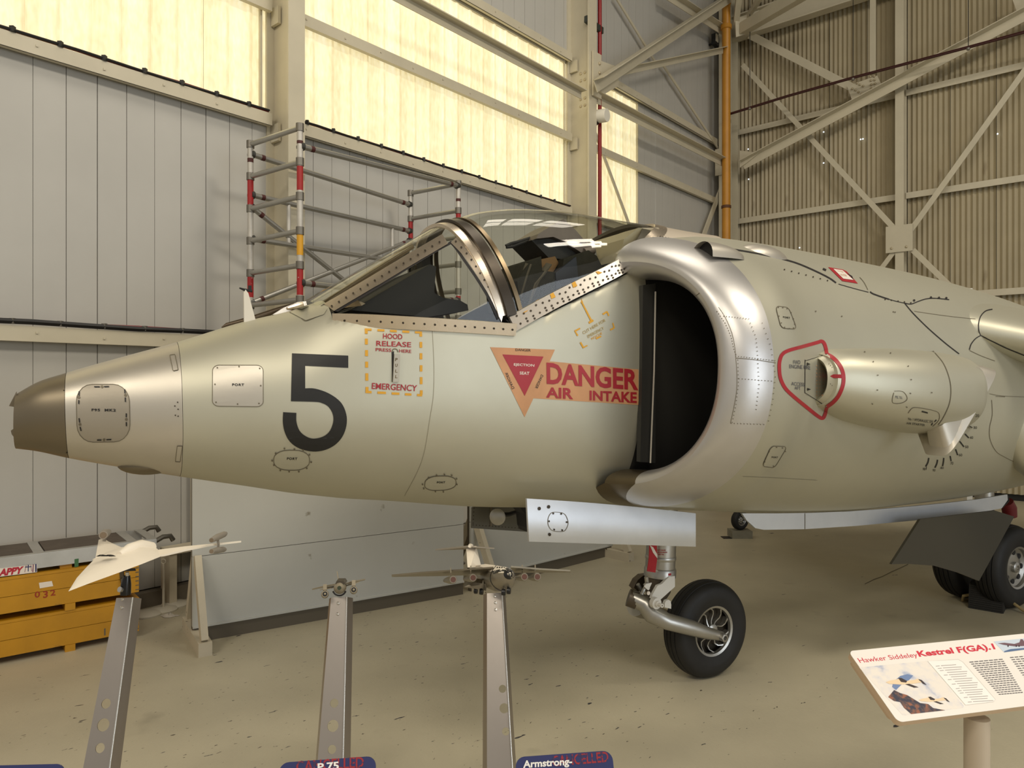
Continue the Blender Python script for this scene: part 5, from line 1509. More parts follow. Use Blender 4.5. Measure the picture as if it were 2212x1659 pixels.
def onfront(px, py, out=.0015):
    return onplane(px, py, ca + cn * out, cn)
def crate_decal(o, name, body, quad, m, bold=0):
    a, fs = text2d(body, bold); q = quadmap(a, quad)
    MB().add([onfront(*p) for p in q], fs).build(name, m, o, 0)
for ch, q in (('0', ((75, 1278), (87, 1277), (86, 1290), (75, 1292))), ('3', ((93, 1277), (104, 1276), (103, 1291), (93, 1292))), ('2', ((108, 1275), (120, 1273), (120, 1286), (109, 1287)))):
    crate_decal(cr2, 'stencil_digit', ch, q, m_stn, .02)
MB().add([onfront(*p) for p in ((84, 1259), (112, 1255), (115, 1266), (86, 1271))], [(0, 1, 2, 3)]).build('paper_sticker', m_wht, cr2, 0)
MB().add([onfront(*p) for p in ((225, 1358), (228, 1357), (228, 1372), (225, 1373))], [(0, 1, 2, 3)]).build('stencil_mark', m_drk, cr1, 0)
MB().beam(onfront(263, 1234, .01), onfront(264, 1248, .01), .025, .012).build('latch', mat('latch_steel', (92, 84, 70), .5, .6), cr2, 0)
MB().beam(onfront(262, 1249, .012), onfront(264, 1260, .012), .03, .014).build('latch_loop', mat('latch_steel', (92, 84, 70)), cr2, 0)
# deck
zd = z2_ * 2 + .028
da, db_ = onplane(255, 1183, Vector((ca.x, ca.y, 0)) + cn * .02, cn), None
dk = thing('platform_deck', ca + Vector((0, 0, zd)), 'aluminium scaffold platform lying on top of the yellow crates', 'platform', None, (0, 0, math.atan2(cd_.y, cd_.x)))
m_deck = mat('deck_side_aluminium', (186, 184, 178), .4, .6, .12, 6, .03, 30)
m_ply = mat('deck_brown_ply', (86, 76, 66), .75, 0, .2, 6, .1, 30)
WD = 1.75
for y in (.03, .50): MB().box((-WD / 2 + .12, y, .045), (WD, .03, .09)).build('side_beam', m_deck, dk, 0, False)
MB().box((-WD / 2 + .12, .045, .093), (WD, .05, .008)).build('edge_lip', m_deck, dk, 0, False)
for i, x in enumerate((-.10, -.66, -1.22)): MB().box((x - .2, .27, .085), (.50, .44, .012)).build('ply_board', m_ply, dk, 0, False)
for x in (-.03, -.59, -1.15, .10): MB().box((x, .27, .088), (.06, .46, .012)).build('cross_bar', m_deck, dk, 0, False)
m_hk = mat('hook_casting', (104, 100, 92), .45, .7)
for y in (.05, .47): MB().tube([Vector((.11, y, .07)), Vector((.17, y, .10)), Vector((.22, y, .10)), Vector((.24, y, .065))], .018, 8).build('deck_hook', m_hk, dk, 40, False)
dp0 = ca + Vector((0, 0, zd)) - cn * .015 + cn * .0015
def ondeck(px, py): return onplane(px, py, dp0, cn)
def dquad(name, q, m): return MB().add([ondeck(*p) for p in q], [tuple(range(len(q)))]).build(name, m, dk, 0)
stk = dquad('brand_sticker', ((-40, 1232), (80, 1219), (80, 1236), (-40, 1251)), m_wht)
a, fs = text2d('APPY', .05); q = quadmap(a, ((1, 1229), (52, 1223), (48, 1239), (-3, 1245)))
MB().add([onplane(p[0], p[1], dp0 + cn * .001, cn) for p in q], fs).build('lettering', mat('sticker_red', (176, 28, 48), .5), dk, 0)
def dpoly(name, pts, m): MB().add([onplane(p[0], p[1], dp0 + cn * .001, cn) for p in pts], [tuple(range(len(pts)))]).build(name, m, dk, 0)
m_nv = mat('sticker_navy', (44, 52, 104), .5)
for pts in (((60, 1222), (62, 1222), (62, 1234), (60, 1234.5)), ((54, 1224), (68, 1223), (68, 1225), (54, 1226)), ((60, 1220), (62.5, 1220), (62.5, 1222.4), (60, 1222.6)), ((76, 1218.6), (79, 1218.2), (79, 1235), (76, 1235.6))): dpoly('figure_mark', pts, m_nv)
for pts in (((53, 1236), (56, 1221), (57, 1221), (54, 1236)), ((68, 1234), (66, 1220), (67, 1220), (69, 1234)), ((71, 1219), (73, 1219), (72, 1236), (70, 1236))): dpoly('figure_mark', pts, mat('sticker_purple', (120, 50, 80), .5))
dpoly('green_mark', ((161, 1208), (170, 1206.5), (169.5, 1224), (161, 1225.5)), mat('green_tape', (58, 104, 62), .6))
# white barrier posts and a crumpled rag
for i, (px, py, hh, lab) in enumerate(((353, 1319, .375, 'white ring topped barrier post beside the crates'), (318, 1329, 0, 'white round base half hidden behind the yellow crates'), (377, 1308, 0, 'white round base half hidden by the partition foot'))):
    p = gnd(px, py)
    o = thing('barrier_post' if hh else 'barrier_stand', p, lab, 'barrier')
    MB().lathe([(0, 0), (.104, 0), (.106, .012), (.09, .026), (.02, .032), (0, .032)], p, (0, 0, 1), 28).build('base', mat('barrier_white', (204, 198, 182), .5), o, 40)
    if hh:
        MB().tube([p + Vector((0, 0, .02)), p + Vector((0, 0, hh))], .0095, 10).build('pole', mat('barrier_white', (0, 0, 0)), o, 40)
        MB().tube([p + Vector((.018 * math.cos(k * math.pi / 6), 0, hh + .016 + .018 * math.sin(k * math.pi / 6))) for k in range(12)], .004, 6, closed=True).build('ring', mat('barrier_white', (0, 0, 0)), o, 40)
p = gnd(366, 1331); rg_ = MB()
rr = []
for i in range(7):
    t = i / 6; r_ = []
    for j in range(14):
        a = 2 * math.pi * j / 14; k = math.sin(math.pi * (t * .5)) if i else 1
        rad = (1 - t) * (1 + .25 * math.sin(3 * a + i)); r_.append(p + Vector((.07 * rad * math.cos(a), .035 * rad * math.sin(a), .002 + .022 * t * (1 + .4 * math.sin(5 * a + 2 * i)))))
    rr.append(r_)
tag(rg_.loft(rr).build('paper_rag', mat('rag_white', (206, 200, 188), .8, 0, .1, 20, .2, 40), None, 30), 'crumpled white paper rag on the floor by the partition foot', 'rag')
# old radiator bench against the wall
A = wl(-.10, 0, .14)
o = thing('low_shelf', A, 'low pale timber shelf against the wall behind the barrier post', 'shelf', None, (0, 0, math.atan2(WLd.y, WLd.x)))
MB().box((.35, 0, .44), (.5, .18, .04)).build('shelf_board', m_tim, o, 0, False)
for x in (.13, .57): MB().box((x, 0, .21), (.06, .16, .42)).build('leg', m_tim, o, 0, False)
pipe_ = thing('wall_channel', wl(.30, 0, .08), 'cream vertical steel channel on the wall under the nose tip', 'channel', None, (0, 0, math.atan2(WLd.y, WLd.x)))
MB().box((0, 0, 1.07), (.10, .06, 2.1)).build('channel', m_cream, pipe_, 0, False)
for z in (.95, .88): MB().lathe([(0, 0), (.014, 0), (.014, .01), (0, .01)], (.0, -.03, z), (0, -1, 0), 10).build('bolt_hole', m_pit, pipe_, 0, False)
# ------------------------------------------------------------------ display stands, models and signs in front
AX = Vector((-.04, .395, .918)).normalized()
AU = (Vector((1, 0, 0)) - AX * AX.x).normalized()
AN_ = AU.cross(AX).normalized()            # points towards the visitor
if AN_.y > 0: AN_ = -AN_
m_chan = mat('brushed_channel', (172, 164, 156), .34, .92, .06, 3, .02, 60, (1, 1, .1))
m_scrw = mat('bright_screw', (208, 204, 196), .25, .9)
def stand(px, py, Y, w0, holes, screws, label, lf, rf):
    T = at(px, py, Y); H_ = T.z / AX.z
    o = thing('display_stand', (T - AX * H_), label, 'stand', 'tapered metal stands for models')
    g_ = .052                                        # widening per metre towards the floor
    def wd(s): return w0 + g_ * s
    def fp_(x, y):
        p = onplane(x, y, T, AN_); r = p - T
        return r.dot(AU), r.dot(AX)
    outer = [(-wd(0) / 2, 0), (wd(0) / 2, 0), (wd(H_) / 2, -H_), (-wd(H_) / 2, -H_)]
    loops = [outer]
    for x, y, r in holes:
        u, v = fp_(x, y); u2, _ = fp_(x + r, y); rr = abs(u2 - u)
        loops.append([(u + rr * math.cos(2 * math.pi * k / 24), v + rr * math.sin(2 * math.pi * k / 24)) for k in range(24)])
    v3 = [[Vector((a, b, 0)) for a, b in lp] for lp in loops]
    tri = tessellate_polygon(v3)
    flat = [p for lp in v3 for p in lp]
    vs = [T + AU * p.x + AX * p.y for p in flat]; n = len(vs)
    fs = [tuple(t) for t in tri] + [tuple(i + n for i in t) for t in tri]
    k = 0
    for lp in v3:
        m = len(lp); fs += [(k + i, k + (i + 1) % m, k + (i + 1) % m + n, k + i + n) for i in range(m)]; k += m
    MB().add(vs + [v - AN_ * .003 for v in vs], fs).build('front_plate', m_chan, o, 30)
    for s, fl in ((-1, lf), (1, rf)):
        a0, a1 = T + AU * s * wd(0) / 2, T - AX * H_ + AU * s * wd(H_) / 2
        d0 = AU * s * fl - AN_ * .034; d1 = AU * s * fl * 1.25 - AN_ * .046
        b = MB().hexa([a0, a0 + d0, a1 + d1, a1, a0 - AN_ * .004 - AU * s * .003, a0 + d0 - AU * s * .003, a1 + d1 - AU * s * .003, a1 - AN_ * .004 - AU * s * .003])
        b.build('side_flange', m_chan, o, 30)
    MB().tube([T + AU * wd(0) / 2, T - AX * H_ + AU * wd(H_) / 2], [.003, .004], 10).build('edge_highlight', m_scrw, o, 40)  # bright tube stands in for the highlight along the right edge
    for x, y in screws:
        p = onplane(x, y, T, AN_)
        MB().lathe([(0, 0), (.0052, 0), (.0048, .003), (.003, .004), (.0022, .002), (0, .002)], p, AN_, 12).build('screw', m_scrw, o, 30)
    MB().box(T - AX * H_ + Vector((0, .05, .004)), (.22, .26, .008)).build('foot_plate', m_chan, o, 0)
    return T, o
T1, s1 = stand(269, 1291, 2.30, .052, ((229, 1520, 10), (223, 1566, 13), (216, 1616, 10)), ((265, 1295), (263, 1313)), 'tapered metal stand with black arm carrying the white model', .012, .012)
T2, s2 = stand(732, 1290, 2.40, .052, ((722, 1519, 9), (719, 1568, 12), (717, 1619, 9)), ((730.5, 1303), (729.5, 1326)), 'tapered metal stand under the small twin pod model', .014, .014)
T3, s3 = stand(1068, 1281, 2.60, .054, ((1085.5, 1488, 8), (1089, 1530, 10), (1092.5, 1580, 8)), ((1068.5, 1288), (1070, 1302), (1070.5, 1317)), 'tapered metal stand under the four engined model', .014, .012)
m_gloss = mat('gloss_black', (14, 14, 15), .2)
MB().tube([at(271, 1284, 2.32), at(272, 1262, 2.32), at(274, 1244, 2.32)], [.016, .0155, .010], 14).build('arm', m_gloss, s1, 40)
MB().tube([at(275, 1244, 2.32), at(275, 1236, 2.32)], .006, 8).build('arm_stem', m_scrw, s1, 40)
MB().tube([at(258, 1273, 2.30), at(264, 1274, 2.31)], .009, 8).build('arm_bolt', m_scrw, s1, 40)
m_cradle = mat('dark_cradle', (40, 38, 40), .5)
MB().loft([[at(x, y, Y) for x, y in ((263, 1229), (292, 1227), (294, 1233), (264, 1235))] for Y in (2.29, 2.35)]).build('cradle', m_cradle, s1, 0)
# model one: white cranked delta
m_mw = mat('model_white', (238, 228, 210), .45, 0, .05, 6)
m_mg = mat('model_grey', (150, 142, 130), .45, .1)
m_mk = mat('model_black', (24, 24, 26), .3)
mo = thing('model_aircraft', at(275, 1228, 2.31), 'white pointed delta model aircraft on the black arm', 'model')
def pts3(l): return [at(*p) for p in l]
secs = []
for lft, rdg, rgt, th in (((148, 1277, 2.10), (148.5, 1276, 2.10), (149, 1277, 2.10), .001), ((166, 1248, 2.16), (176, 1247, 2.15), (196, 1259, 2.125), .006), ((188, 1224, 2.24), (212, 1222, 2.21), (254, 1238, 2.17), .013),
                        ((207, 1205, 2.34), (250, 1199, 2.29), (305, 1219, 2.24), .020), ((232, 1192, 2.40), (290, 1178, 2.36), (345, 1203, 2.33), .020), ((262, 1184, 2.45), (318, 1176, 2.43), (352, 1194, 2.42), .012)):
    a, b, c = at(*lft), at(*rdg), at(*rgt)
    base = (a + c) / 2 - Vector((0, 0, th))
    secs.append([a, a.lerp(b, .5) + Vector((0, 0, th * .2)), b, b.lerp(c, .5) + Vector((0, 0, th * .35)), c, c.lerp(base, .5), base, a.lerp(base, .5)])
MB().loft(secs).build('body', m_mw, mo, 50)
MB().tube(pts3(((258, 1198, 2.30), (280, 1189, 2.34), (305, 1183, 2.39), (328, 1184, 2.43))), [.010, .022, .026, .020], 16).build('engine_hump', m_mw, mo, 50)
MB().prism(pts3(((318, 1203, 2.34), (344, 1187, 2.42), (400, 1180, 2.45), (521, 1168, 2.52), (455, 1176, 2.47), (400, 1187, 2.42), (358, 1197, 2.37))), (0, 0, -.006)).build('wing', m_mw, mo, 30)
MB().prism(pts3(((206, 1206, 2.36), (213, 1166, 2.60), (222, 1163, 2.62), (230, 1168, 2.60), (272, 1187, 2.46), (236, 1196, 2.40))), (.006, .002, -.003)).build('wing', m_mw, mo, 30)
MB().prism(pts3(((200, 1208, 2.33), (215, 1201, 2.33), (248, 1197, 2.32), (250, 1199, 2.32), (222, 1205, 2.32))), (0, 0, -.004)).build('intake_strake', m_mw, mo, 30)
for q in (((207, 1205), (215, 1201), (219, 1202), (213, 1205)), ((216, 1204.6), (221, 1202), (230, 1202), (231, 1204.6)), ((231, 1201), (237, 1202), (243, 1205), (235, 1205))):
    p_ = [at(x, y, 2.235) for x, y in q]
    MB().prism([v + Vector((0, 0, .004)) for v in p_], (0, .02, -.004)).build('cockpit_window', m_mk, mo, 0)
def pod(root, pts, r, hole=True, mt=None, mh=None):
    P3 = pts3(pts); n = len(P3)
    o = MB().tube(P3, r, 16).build('engine_pod', mt or m_mg, root, 40)
    if hole:
        d = (P3[0] - P3[1]).normalized()
        MB().lathe([(0, .001), (r[0] * .78, .001), (r[0] * .78, -.004), (0, -.004)], P3[0], d, 16).build('intake', mh or m_mk, o, 30)
    return o
m_in = mat('pod_inside', (120, 104, 84), .5)
pod(mo, ((457, 1167, 2.40), (470, 1160, 2.46), (484, 1154, 2.54), (488, 1152, 2.56)), [.0085, .011, .010, .006], True, None, m_in)
pod(mo, ((457, 1191, 2.40), (468, 1189, 2.46), (482, 1187, 2.54), (486, 1187, 2.56)), [.0085, .011, .010, .006], True, None, m_in)
pod(mo, ((223, 1156, 2.52), (228, 1152, 2.58), (234, 1149, 2.66)), [.014, .015, .010], True, None, m_in)
for a, b in (((470, 1164), (472, 1176)), ((472, 1176), (470, 1188))): MB().beam(at(*a, 2.47), at(*b, 2.47), .012, .004).build('pylon', m_mg, mo, 0)
MB().beam(at(226, 1160, 2.58), at(225, 1170, 2.58), .008, .008).build('pylon', m_mg, mo, 0)
# model two: small grey jet with two pods
m_mb = mat('model_beige_grey', (150, 140, 120), .42, .15, .08, 8)
m2 = thing('model_aircraft', at(733, 1286, 2.40), 'small grey beige model jet with two round pods under its wings', 'model')
MB().tube(pts3(((733, 1271, 2.36), (733, 1271, 2.372), (734, 1270, 2.40), (735, 1268, 2.46), (735, 1264, 2.54), (735, 1260, 2.64))), [.007, .013, .020, .021, .017, .008], 18).build('fuselage', m_mb, m2, 50)
MB().lathe([(0, .002), (.0065, .002), (.0065, -.002), (0, -.002)], at(733, 1270, 2.358), (0, -1, .1), 16).build('nose_glass', mat('nose_glass_green', (66, 74, 60), .25, .2), m2, 30)
MB().prism(pts3(((724, 1262, 2.39), (727, 1255, 2.40), (742, 1255, 2.40), (746, 1261, 2.39))), (0, .03, .001)).build('cockpit_window', mat('model_window_dark', (70, 64, 56), .3), m2, 0)
MB().prism(pts3(((724, 1261, 2.42), (700, 1265, 2.46), (674, 1272, 2.52), (676, 1271, 2.55), (724, 1262, 2.52))), (0, 0, -.004)).build('wing', m_mb, m2, 0)
MB().prism(pts3(((746, 1259, 2.42), (765, 1254, 2.46), (789, 1250, 2.52), (788, 1251, 2.55), (746, 1261, 2.52))), (0, 0, -.004)).build('wing', m_mb, m2, 0)
MB().prism(pts3(((727, 1234, 2.62), (731, 1258, 2.56), (732, 1258, 2.66))), (.003, 0, 0)).build('tail_fin', m_mb, m2, 0)
for a, b in (((697, 1272), (722, 1268)), ((748, 1265), (771, 1259))): MB().beam(at(*a, 2.46), at(*b, 2.44), .03, .002).build('tailplane', m_mb, m2, 0)
for x, y in ((702, 1283), (764, 1274)):
    p = pod(m2, ((x, y, 2.37), (x, y + .5, 2.385), (x, y + 1.5, 2.42), (x, y + 3, 2.48)), [.010, .0125, .0125, .005], True, m_mb)
    MB().lathe([(0, .006), (.003, .004), (.0042, 0), (0, 0)], at(x, y, 2.37), (0, -1, .05), 12).build('bullet', m_mb, p, 40)
    MB().beam(at(x, y - 8, 2.42), at(x, y - 20, 2.44), .012, .004).build('pylon', m_mb, m2, 0)
cc_ = at(733, 1272, 2.395); MB().tube([cc_ + Vector((.0225 * math.cos(R(200 + 14 * k)), 0, .0225 * math.sin(R(200 + 14 * k)))) for k in range(11)], .0028, 8).build('cradle_ring', m_cradle, m2, 40)
# model three: four engined transport
m_ms = mat('model_silver', (150, 142, 126), .34, .6, .06, 6)
m3 = thing('model_aircraft', at(1075, 1282, 2.62), 'four engined T tail transport model with white roof and black nose', 'model')
fz = ((1100, 1240, 2.480), (1099, 1241, 2.49), (1094, 1246, 2.51), (1088, 1251, 2.55), (1075, 1250, 2.68), (1062, 1246, 2.80), (1048, 1238, 2.92), (1030, 1226, 3.08))
fr3 = [.004, .016, .032, .042, .046, .045, .036, .010]
b = MB().tube(pts3(fz), fr3, 28); bo = b.build('fuselage', m_ms, m3, 50)
bo.data.materials.append(m_mw)
FV = BVHTree.FromPolygons([Vector(v) for v in b.v], b.f)
cz = [p.z for p in pts3(fz)]
for p_ in bo.data.polygons:
    c = p_.center; t = min(range(len(fz)), key=lambda i: abs(fz[i][2] - c.y)); 
    if c.z > cz[t] + fr3[t] * .45: p_.material_index = 1
def on3(name, pts, m, eps=.0008, fs=None):
    p2, f2 = (pts, fs) if fs else poly2d(pts); p2, f2 = refine(p2, f2, 8); out = []
    for x, y in p2:
        d = ray(x, y).normalized(); h = FV.ray_cast(Vector((0, 0, EYE)), d)
        if h[0] is None: h = FV.find_nearest(at(x, y, 2.52))
        n = h[1] if h[1].dot(d) < 0 else -h[1]; out.append(h[0] + n * eps)
    return MB().add(out, f2).build(name, m, bo, 40)
on3('radome', [(1100 + 12 * math.cos(k * math.pi / 8), 1240 + 11.5 * math.sin(k * math.pi / 8)) for k in range(16)], m_mk)
on3('cheat_line', [(1062, 1234), (1080, 1230), (1096, 1231), (1090, 1228), (1104, 1226), (1110, 1232), (1100, 1236), (1084, 1234), (1066, 1240)], m_mk)
for x in (1073, 1078, 1083, 1088, 1093): on3('cockpit_window', [(x, 1225), (x + 3, 1224.6), (x + 3, 1227), (x, 1227.4)], m_mk, .001)
line3 = spline([(1072, 1222), (1062, 1236), (1060, 1254), (1070, 1270), (1084, 1276)], 5)
on3('door_joint', stroke2d(line3, 1.2)[0], m_mk, .001, stroke2d(line3, 1.2)[1])
MB().prism(pts3(((1066, 1224, 2.62), (1000, 1229, 2.68), (910, 1235, 2.72), (846, 1241, 2.76), (847, 1243, 2.80), (960, 1241, 2.80), (1060, 1238, 2.80))), (0, 0, -.006)).build('wing', m_ms, m3, 30)
MB().prism(pts3(((1104, 1222, 2.62), (1160, 1227, 2.66), (1232, 1231, 2.70), (1232, 1233, 2.74), (1160, 1234, 2.78), (1100, 1234, 2.80))), (0, 0, -.006)).build('wing', m_ms, m3, 30)
MB().prism(pts3(((1007, 1184, 3.12), (1023, 1180, 3.16), (1034, 1226, 3.10), (1010, 1226, 2.98))), (.012, .004, 0)).build('tail_fin', m_mw, m3, 30)
MB().prism(pts3(((940, 1187, 3.16), (1014, 1180, 3.10), (1068, 1184, 3.12), (1068, 1183, 3.16), (1014, 1178, 3.20), (941, 1185.5, 3.2))), (0, 0, -.004)).build('tailplane', m_mg, m3, 30)
MB().tube(pts3(((1014, 1180, 3.06), (1016, 1179, 3.12), (1020, 1178, 3.2))), [.006, .010, .005], 10).build('tail_bullet', m_mw, m3, 40)
for x, y in ((979, 1252), (1022, 1248), (1133, 1246), (1161, 1246)):
    s_ = -1 if x < 1090 else -1
    p = pod(m3, ((x, y, 2.60), (x - 1, y, 2.615), (x - 8, y + 1, 2.68), (x - 18, y + 2, 2.76)), [.0125, .015, .0135, .007], True, m_ms, mat('pod_rust', (92, 58, 46), .5))
    MB().beam(at(x - 5, y - 7, 2.66), at(x - 5, y - 18, 2.70), .03, .004, (1, 0, 0)).build('pylon', m_ms, m3, 0)
for x, y, Y in ((1028, 1276, 2.72), (1040, 1278, 2.68), (1088, 1279, 2.50), (1099, 1276, 2.50)):
    MB().lathe([(0, -.006), (.011, -.006), (.012, 0), (.011, .006), (0, .006)], at(x, y, Y), (1, -.2, 0), 14).build('wheel', m_mk, m3, 40)
    MB().beam(at(x + 2, y - 4, Y), at(x + 4, y - 24, Y + .03), .006, .006).build('wheel_leg', m_ms, m3, 0)
MB().prism(pts3(((1002, 1268, 2.72), (1024, 1258, 2.72), (1052, 1262, 2.70), (1050, 1276, 2.70))), (0, .06, 0)).build('wheel_sponson', m_ms, m3, 0)
# blue signs in front of the stands
m_sgn = mat('sign_navy', (44, 50, 98), .35)
m_srd = mat('sign_stamp_red', (150, 34, 44), .5); spots(m_srd, 90, .52, (60, 40, 76), (1, 1, 1), .05, 3)
m_txt = mat('sign_white_print', (236, 234, 230), .5)
def sign(tl, tr, Y, label, words):
    a, b = at(*tl, Y), at(*tr, Y * 1.012)
    u = (b - a); W = u.length; u = u.normalized(); v = -(AX - u * AX.dot(u)).normalized(); n = u.cross(v)
    if n.y > 0: n = -n
    Hs = .17
    o = thing('model_sign', Vector((a.x + W / 2, a.y - .06, 0)), label, 'sign', 'blue signs below the models')
    P_ = [a + u * x + v * y for x, y in rrect(0, 0, W, Hs, .022, 6)]
    MB().prism(P_, -n * .006).build('sign_plate', m_sgn, o, 0)
    c = a + u * W / 2 + v * Hs * .7 - n * .012
    MB().tube([c, Vector((c.x, c.y + .02, 0))], .014, 12).build('sign_post', m_chan, o, 40)
    for t, q, m, bo, e in words:
        p, fs = text2d(t, bo); q2 = quadmap(p, q)
        MB().add([onplane(x, y, a + n * e, n) for x, y in q2], fs).build('lettering', m, o, 0)
sign((-60, 1655), (142, 1650), 1.72, 'blue sign edge in the bottom left corner below the white model', ())
sign((603, 1648), (812, 1633), 1.72, 'blue sign with stamped red word below the small jet model', (('CANCELLED', ((640, 1644), (786, 1634), (786, 1658), (640, 1668)), m_srd, .02, .0006), ('P.75', ((686, 1649), (732, 1645), (732, 1662), (686, 1666)), m_txt, .03, .0012)))
sign((1113, 1636), (1322, 1621), 1.72, 'blue sign reading Armstrong below the four engined model', (('CANCELLED', ((1192, 1633), (1313, 1623), (1315, 1646), (1194, 1656)), m_srd, .02, .0006), ('Armstrong-', ((1130, 1643), (1236, 1636), (1236, 1657), (1130, 1664)), m_txt, .03, .0012)))
# information lectern
BLc = at(1940, 1561, 2.2); uu = Vector((.972, .233, 0)); sv = Vector((-.233 * .222, .972 * .222, .137))
sd2 = sv.normalized(); Ls = sv.length; nn2 = uu.cross(sd2).normalized()
if nn2.z < 0: nn2 = -nn2
Wb = .74
le_ = thing('information_lectern', Vector((at(2110, 1560, 2.34).x, 2.34, 0)), 'white sloping information lectern with red title and photographs', 'lectern')
m_edge = mat('lectern_edge', (206, 180, 150), .5); m_face = mat('lectern_print_white', (244, 238, 230), .35)
P_ = [BLc + uu * x + sd2 * y for x, y in rrect(0, 0, Wb, Ls, .018, 6)]
MB().prism(P_, -nn2 * .020).build('board', m_edge, le_, 20)
MB().prism([p + nn2 * .0015 for p in P_], -nn2 * .0015).build('printed_face', m_face, le_, 20)
MB().prism([BLc + uu * x + sd2 * y - nn2 * .021 for x, y in rrect(.004, .03, Wb - .004, Ls - .02, .01, 4)], -nn2 * .012).build('backing_board', m_edge, le_, 20)
pc = at(2110, 1556, 2.34)
MB().tube([Vector((pc.x, pc.y, 0)), Vector((pc.x, pc.y, pc.z + .01))], .037, 24).build('post', mat('lectern_post_paint', (190, 176, 156), .4), le_, 40)
MB().lathe([(0, 0), (.15, 0), (.15, .01), (0, .012)], (pc.x, pc.y, 0), (0, 0, 1), 28).build('base_plate', mat('lectern_post_paint', (0, 0, 0)), le_, 30)
cl = lambda *pts: [(1780 + x / 4.62, 1300 + y / 4.62) for x, y in pts]
def onlec(name, pts, m, e=.002, fs=None, par=None):
    p2, f2 = (pts, fs) if fs is not None else poly2d(pts)
    return MB().add([onplane(x, y, BLc + nn2 * e, nn2) for x, y in p2], f2).build(name, m, par or le_, 0)
m_ttl = mat('title_red', (214, 40, 66), .5)
a, fs = text2d('Hawker Siddeley', 0); onlec('lettering', quadmap(a, cl((330, 562), (915, 506), (948, 562), (372, 624))), m_ttl, .002, fs)
a, fs = text2d('Kestrel F(GA).1', .035); onlec('lettering', quadmap(a, cl((918, 490), (1684, 414), (1722, 490), (962, 566))), m_ttl, .002, fs)
def cloudmat(name, cols, sc):
    m = bpy.data.materials.new(name); m.use_nodes = True; t = m.node_tree; b = t.nodes['Principled BSDF']; b.inputs['Roughness'].default_value = .4
    co = t.nodes.new('ShaderNodeTexCoord'); n = t.nodes.new('ShaderNodeTexNoise'); n.inputs['Scale'].default_value = sc; n.inputs['Detail'].default_value = 6
    r = t.nodes.new('ShaderNodeValToRGB'); t.links.new(co.outputs['Object'], n.inputs['Vector']); t.links.new(n.outputs['Fac'], r.inputs['Fac']); t.links.new(r.outputs['Color'], b.inputs['Base Color'])
    while len(r.color_ramp.elements) < len(cols): r.color_ramp.elements.new(.5)
    for e, (p, c) in zip(r.color_ramp.elements, cols): e.position = p; e.color = lin(c)
    return m
ph = onlec('photo_print', cl((352, 656), (1025, 590), (1180, 770), (1396, 1040), (1388, 1058), (810, 1132), (782, 1128)), cloudmat('photo_clouds', ((.30, (168, 178, 204)), (.42, (226, 222, 222)), (.56, (240, 232, 222))), 22), .0018)
onlec('photo_land', cl((640, 950), (700, 880), (760, 910), (830, 930), (960, 1010), (1040, 1020), (1090, 1060), (1210, 1082), (870, 1120), (800, 1060), (760, 1000), (700, 990)), cloudmat('photo_land', ((.42, (44, 44, 66)), (.52, (96, 72, 68)), (.6, (150, 90, 66))), 60), .0023, None, ph)
onlec('photo_sky', cl((690, 800), (760, 740), (830, 722), (890, 735), (850, 780), (780, 820), (720, 880), (680, 850)), mat('photo_blue', (112, 136, 180), .4), .0022, None, ph)
m_pj = mat('photo_jet_cream', (240, 214, 176), .4); m_pd = mat('photo_jet_dark', (54, 40, 42), .4)
for dx, dy, s in ((0, 0, 1.0), (330, 178, .76)):
    f = lambda *q: cl(*[(615 + dx + (x - 615) * s, 800 + dy + (y - 800) * s) for x, y in q])
    onlec('photo_jet', f((615, 802), (660, 785), (720, 775), (760, 762), (820, 790), (900, 780), (935, 764), (955, 790), (1000, 800), (900, 815), (760, 826), (650, 818)), m_pj, .0025, None, ph)
    onlec('photo_jet', f((740, 762), (770, 758), (830, 790), (820, 806), (770, 800)), m_pd, .0028, None, ph)
    onlec('photo_jet', f((810, 822), (850, 818), (945, 852), (900, 856)), m_pd, .0028, None, ph)
    onlec('photo_jet', f((940, 770), (975, 780), (1025, 830), (990, 818)), m_pd, .0028, None, ph)
lst = onlec('fact_panel', cl((1035, 592), (1340, 575), (1385, 600), (1712, 975), (1690, 998), (1412, 1030)), mat('fact_panel_paper', (250, 246, 240), .4), .0019)
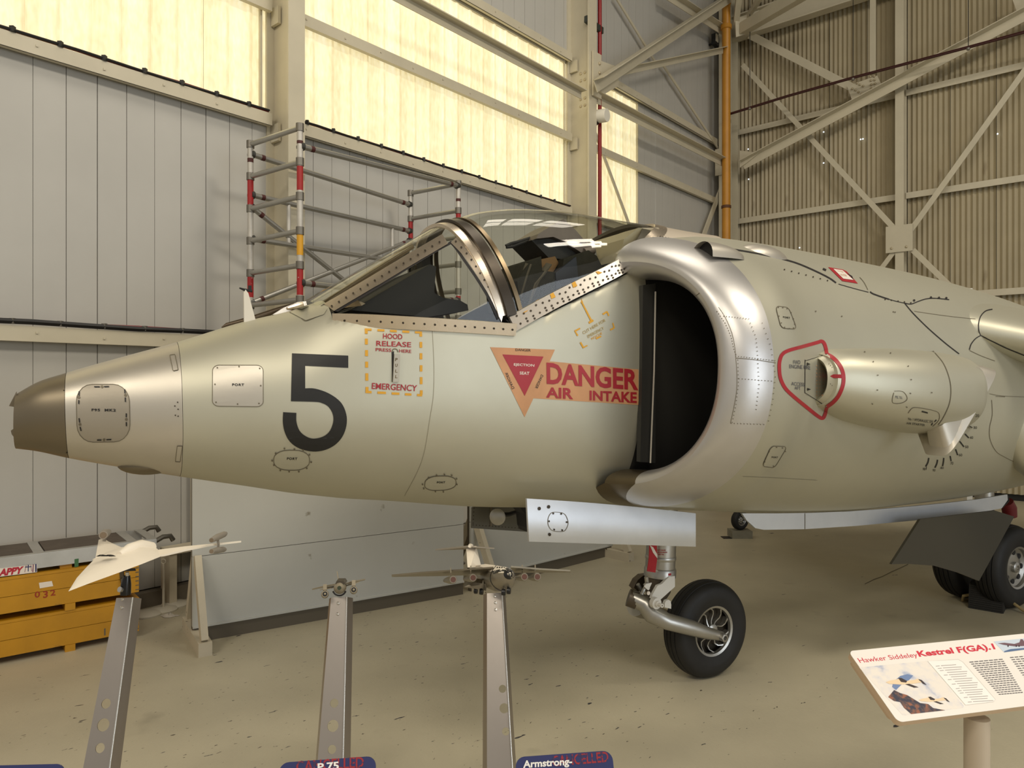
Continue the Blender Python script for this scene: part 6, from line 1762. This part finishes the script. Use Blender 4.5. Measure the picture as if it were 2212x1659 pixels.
p_, f_ = stroke2d(cl((1035, 592), (1340, 575), (1385, 600), (1712, 975), (1690, 998), (1412, 1030)), .8, True); onlec('panel_outline', p_, mat('outline_grey', (206, 198, 190), .5), .0021, f_, lst)
V_, F_ = [], []
def row(x0, y0, x1, y1, h):
    o = len(V_); V_.extend(cl((x0, y0), (x1, y1), (x1 + h * .4, y1 + h), (x0 + h * .4, y0 + h))); F_.append((o, o + 1, o + 2, o + 3))
for i in range(17):
    t = i / 16; x0 = 1450 + 292 * t; y0 = 598 + 322 * t; n = 7 + (i * 5) % 3; x1 = x0 + 340 - 95 * t
    x = x0
    for k in range(n):
        w = (x1 - x0) / n; row(x, y0 - 30 * (x - x0) / 340, x + w * .82, y0 - 30 * (x + w * .82 - x0) / 340, 8); x += w
for i in range(12):
    t = i / 11; x0 = 1855 + 170 * t; y0 = 552 + 240 * t
    for k in range(5): row(x0 + k * 46, y0 - 4 * k, x0 + k * 46 + 36, y0 - 4 * k - 3, 8)
tag(onlec('body_text', V_, mat('print_grey', (96, 92, 94), .5), .0022, F_), kind='stuff')
V_, F_ = [], []
for i in range(17):
    t = i / 16; x0 = 1115 + 320 * t; y0 = 640 + 358 * t
    if i % 2 == 0 or i % 5 == 1: row(x0, y0, x0 + 38, y0 - 3, 5)
    row(x0 + 52, y0 - 5, x0 + 52 + 150 + (i * 37) % 60, y0 - 16, 5)
tag(onlec('fact_text', V_, mat('print_pale', (168, 160, 156), .5), .0024, F_, lst), kind='stuff')
p2_ = onlec('photo_print', cl((1692, 396), (2200, 345), (2260, 440), (1795, 503)), mat('photo_sky_pale', (206, 218, 232), .4), .0019)
onlec('photo_land', cl((1800, 492), (1860, 472), (2000, 460), (2250, 436), (2260, 442), (1796, 504)), mat('photo_ridge', (84, 110, 150), .5), .0022, None, p2_)
onlec('photo_jet', cl((1735, 415), (1800, 408), (1900, 420), (1950, 405), (1962, 372), (1985, 375), (2010, 420), (2000, 440), (1900, 444), (1800, 430)), mat('photo_jet_mauve', (112, 82, 92), .5), .0024, None, p2_)
for x in (1830, 1912, 1940): onlec('photo_jet', cl((x, 432), (x + 12, 432), (x + 14, 448), (x + 2, 450)), m_pd, .0024, None, p2_)
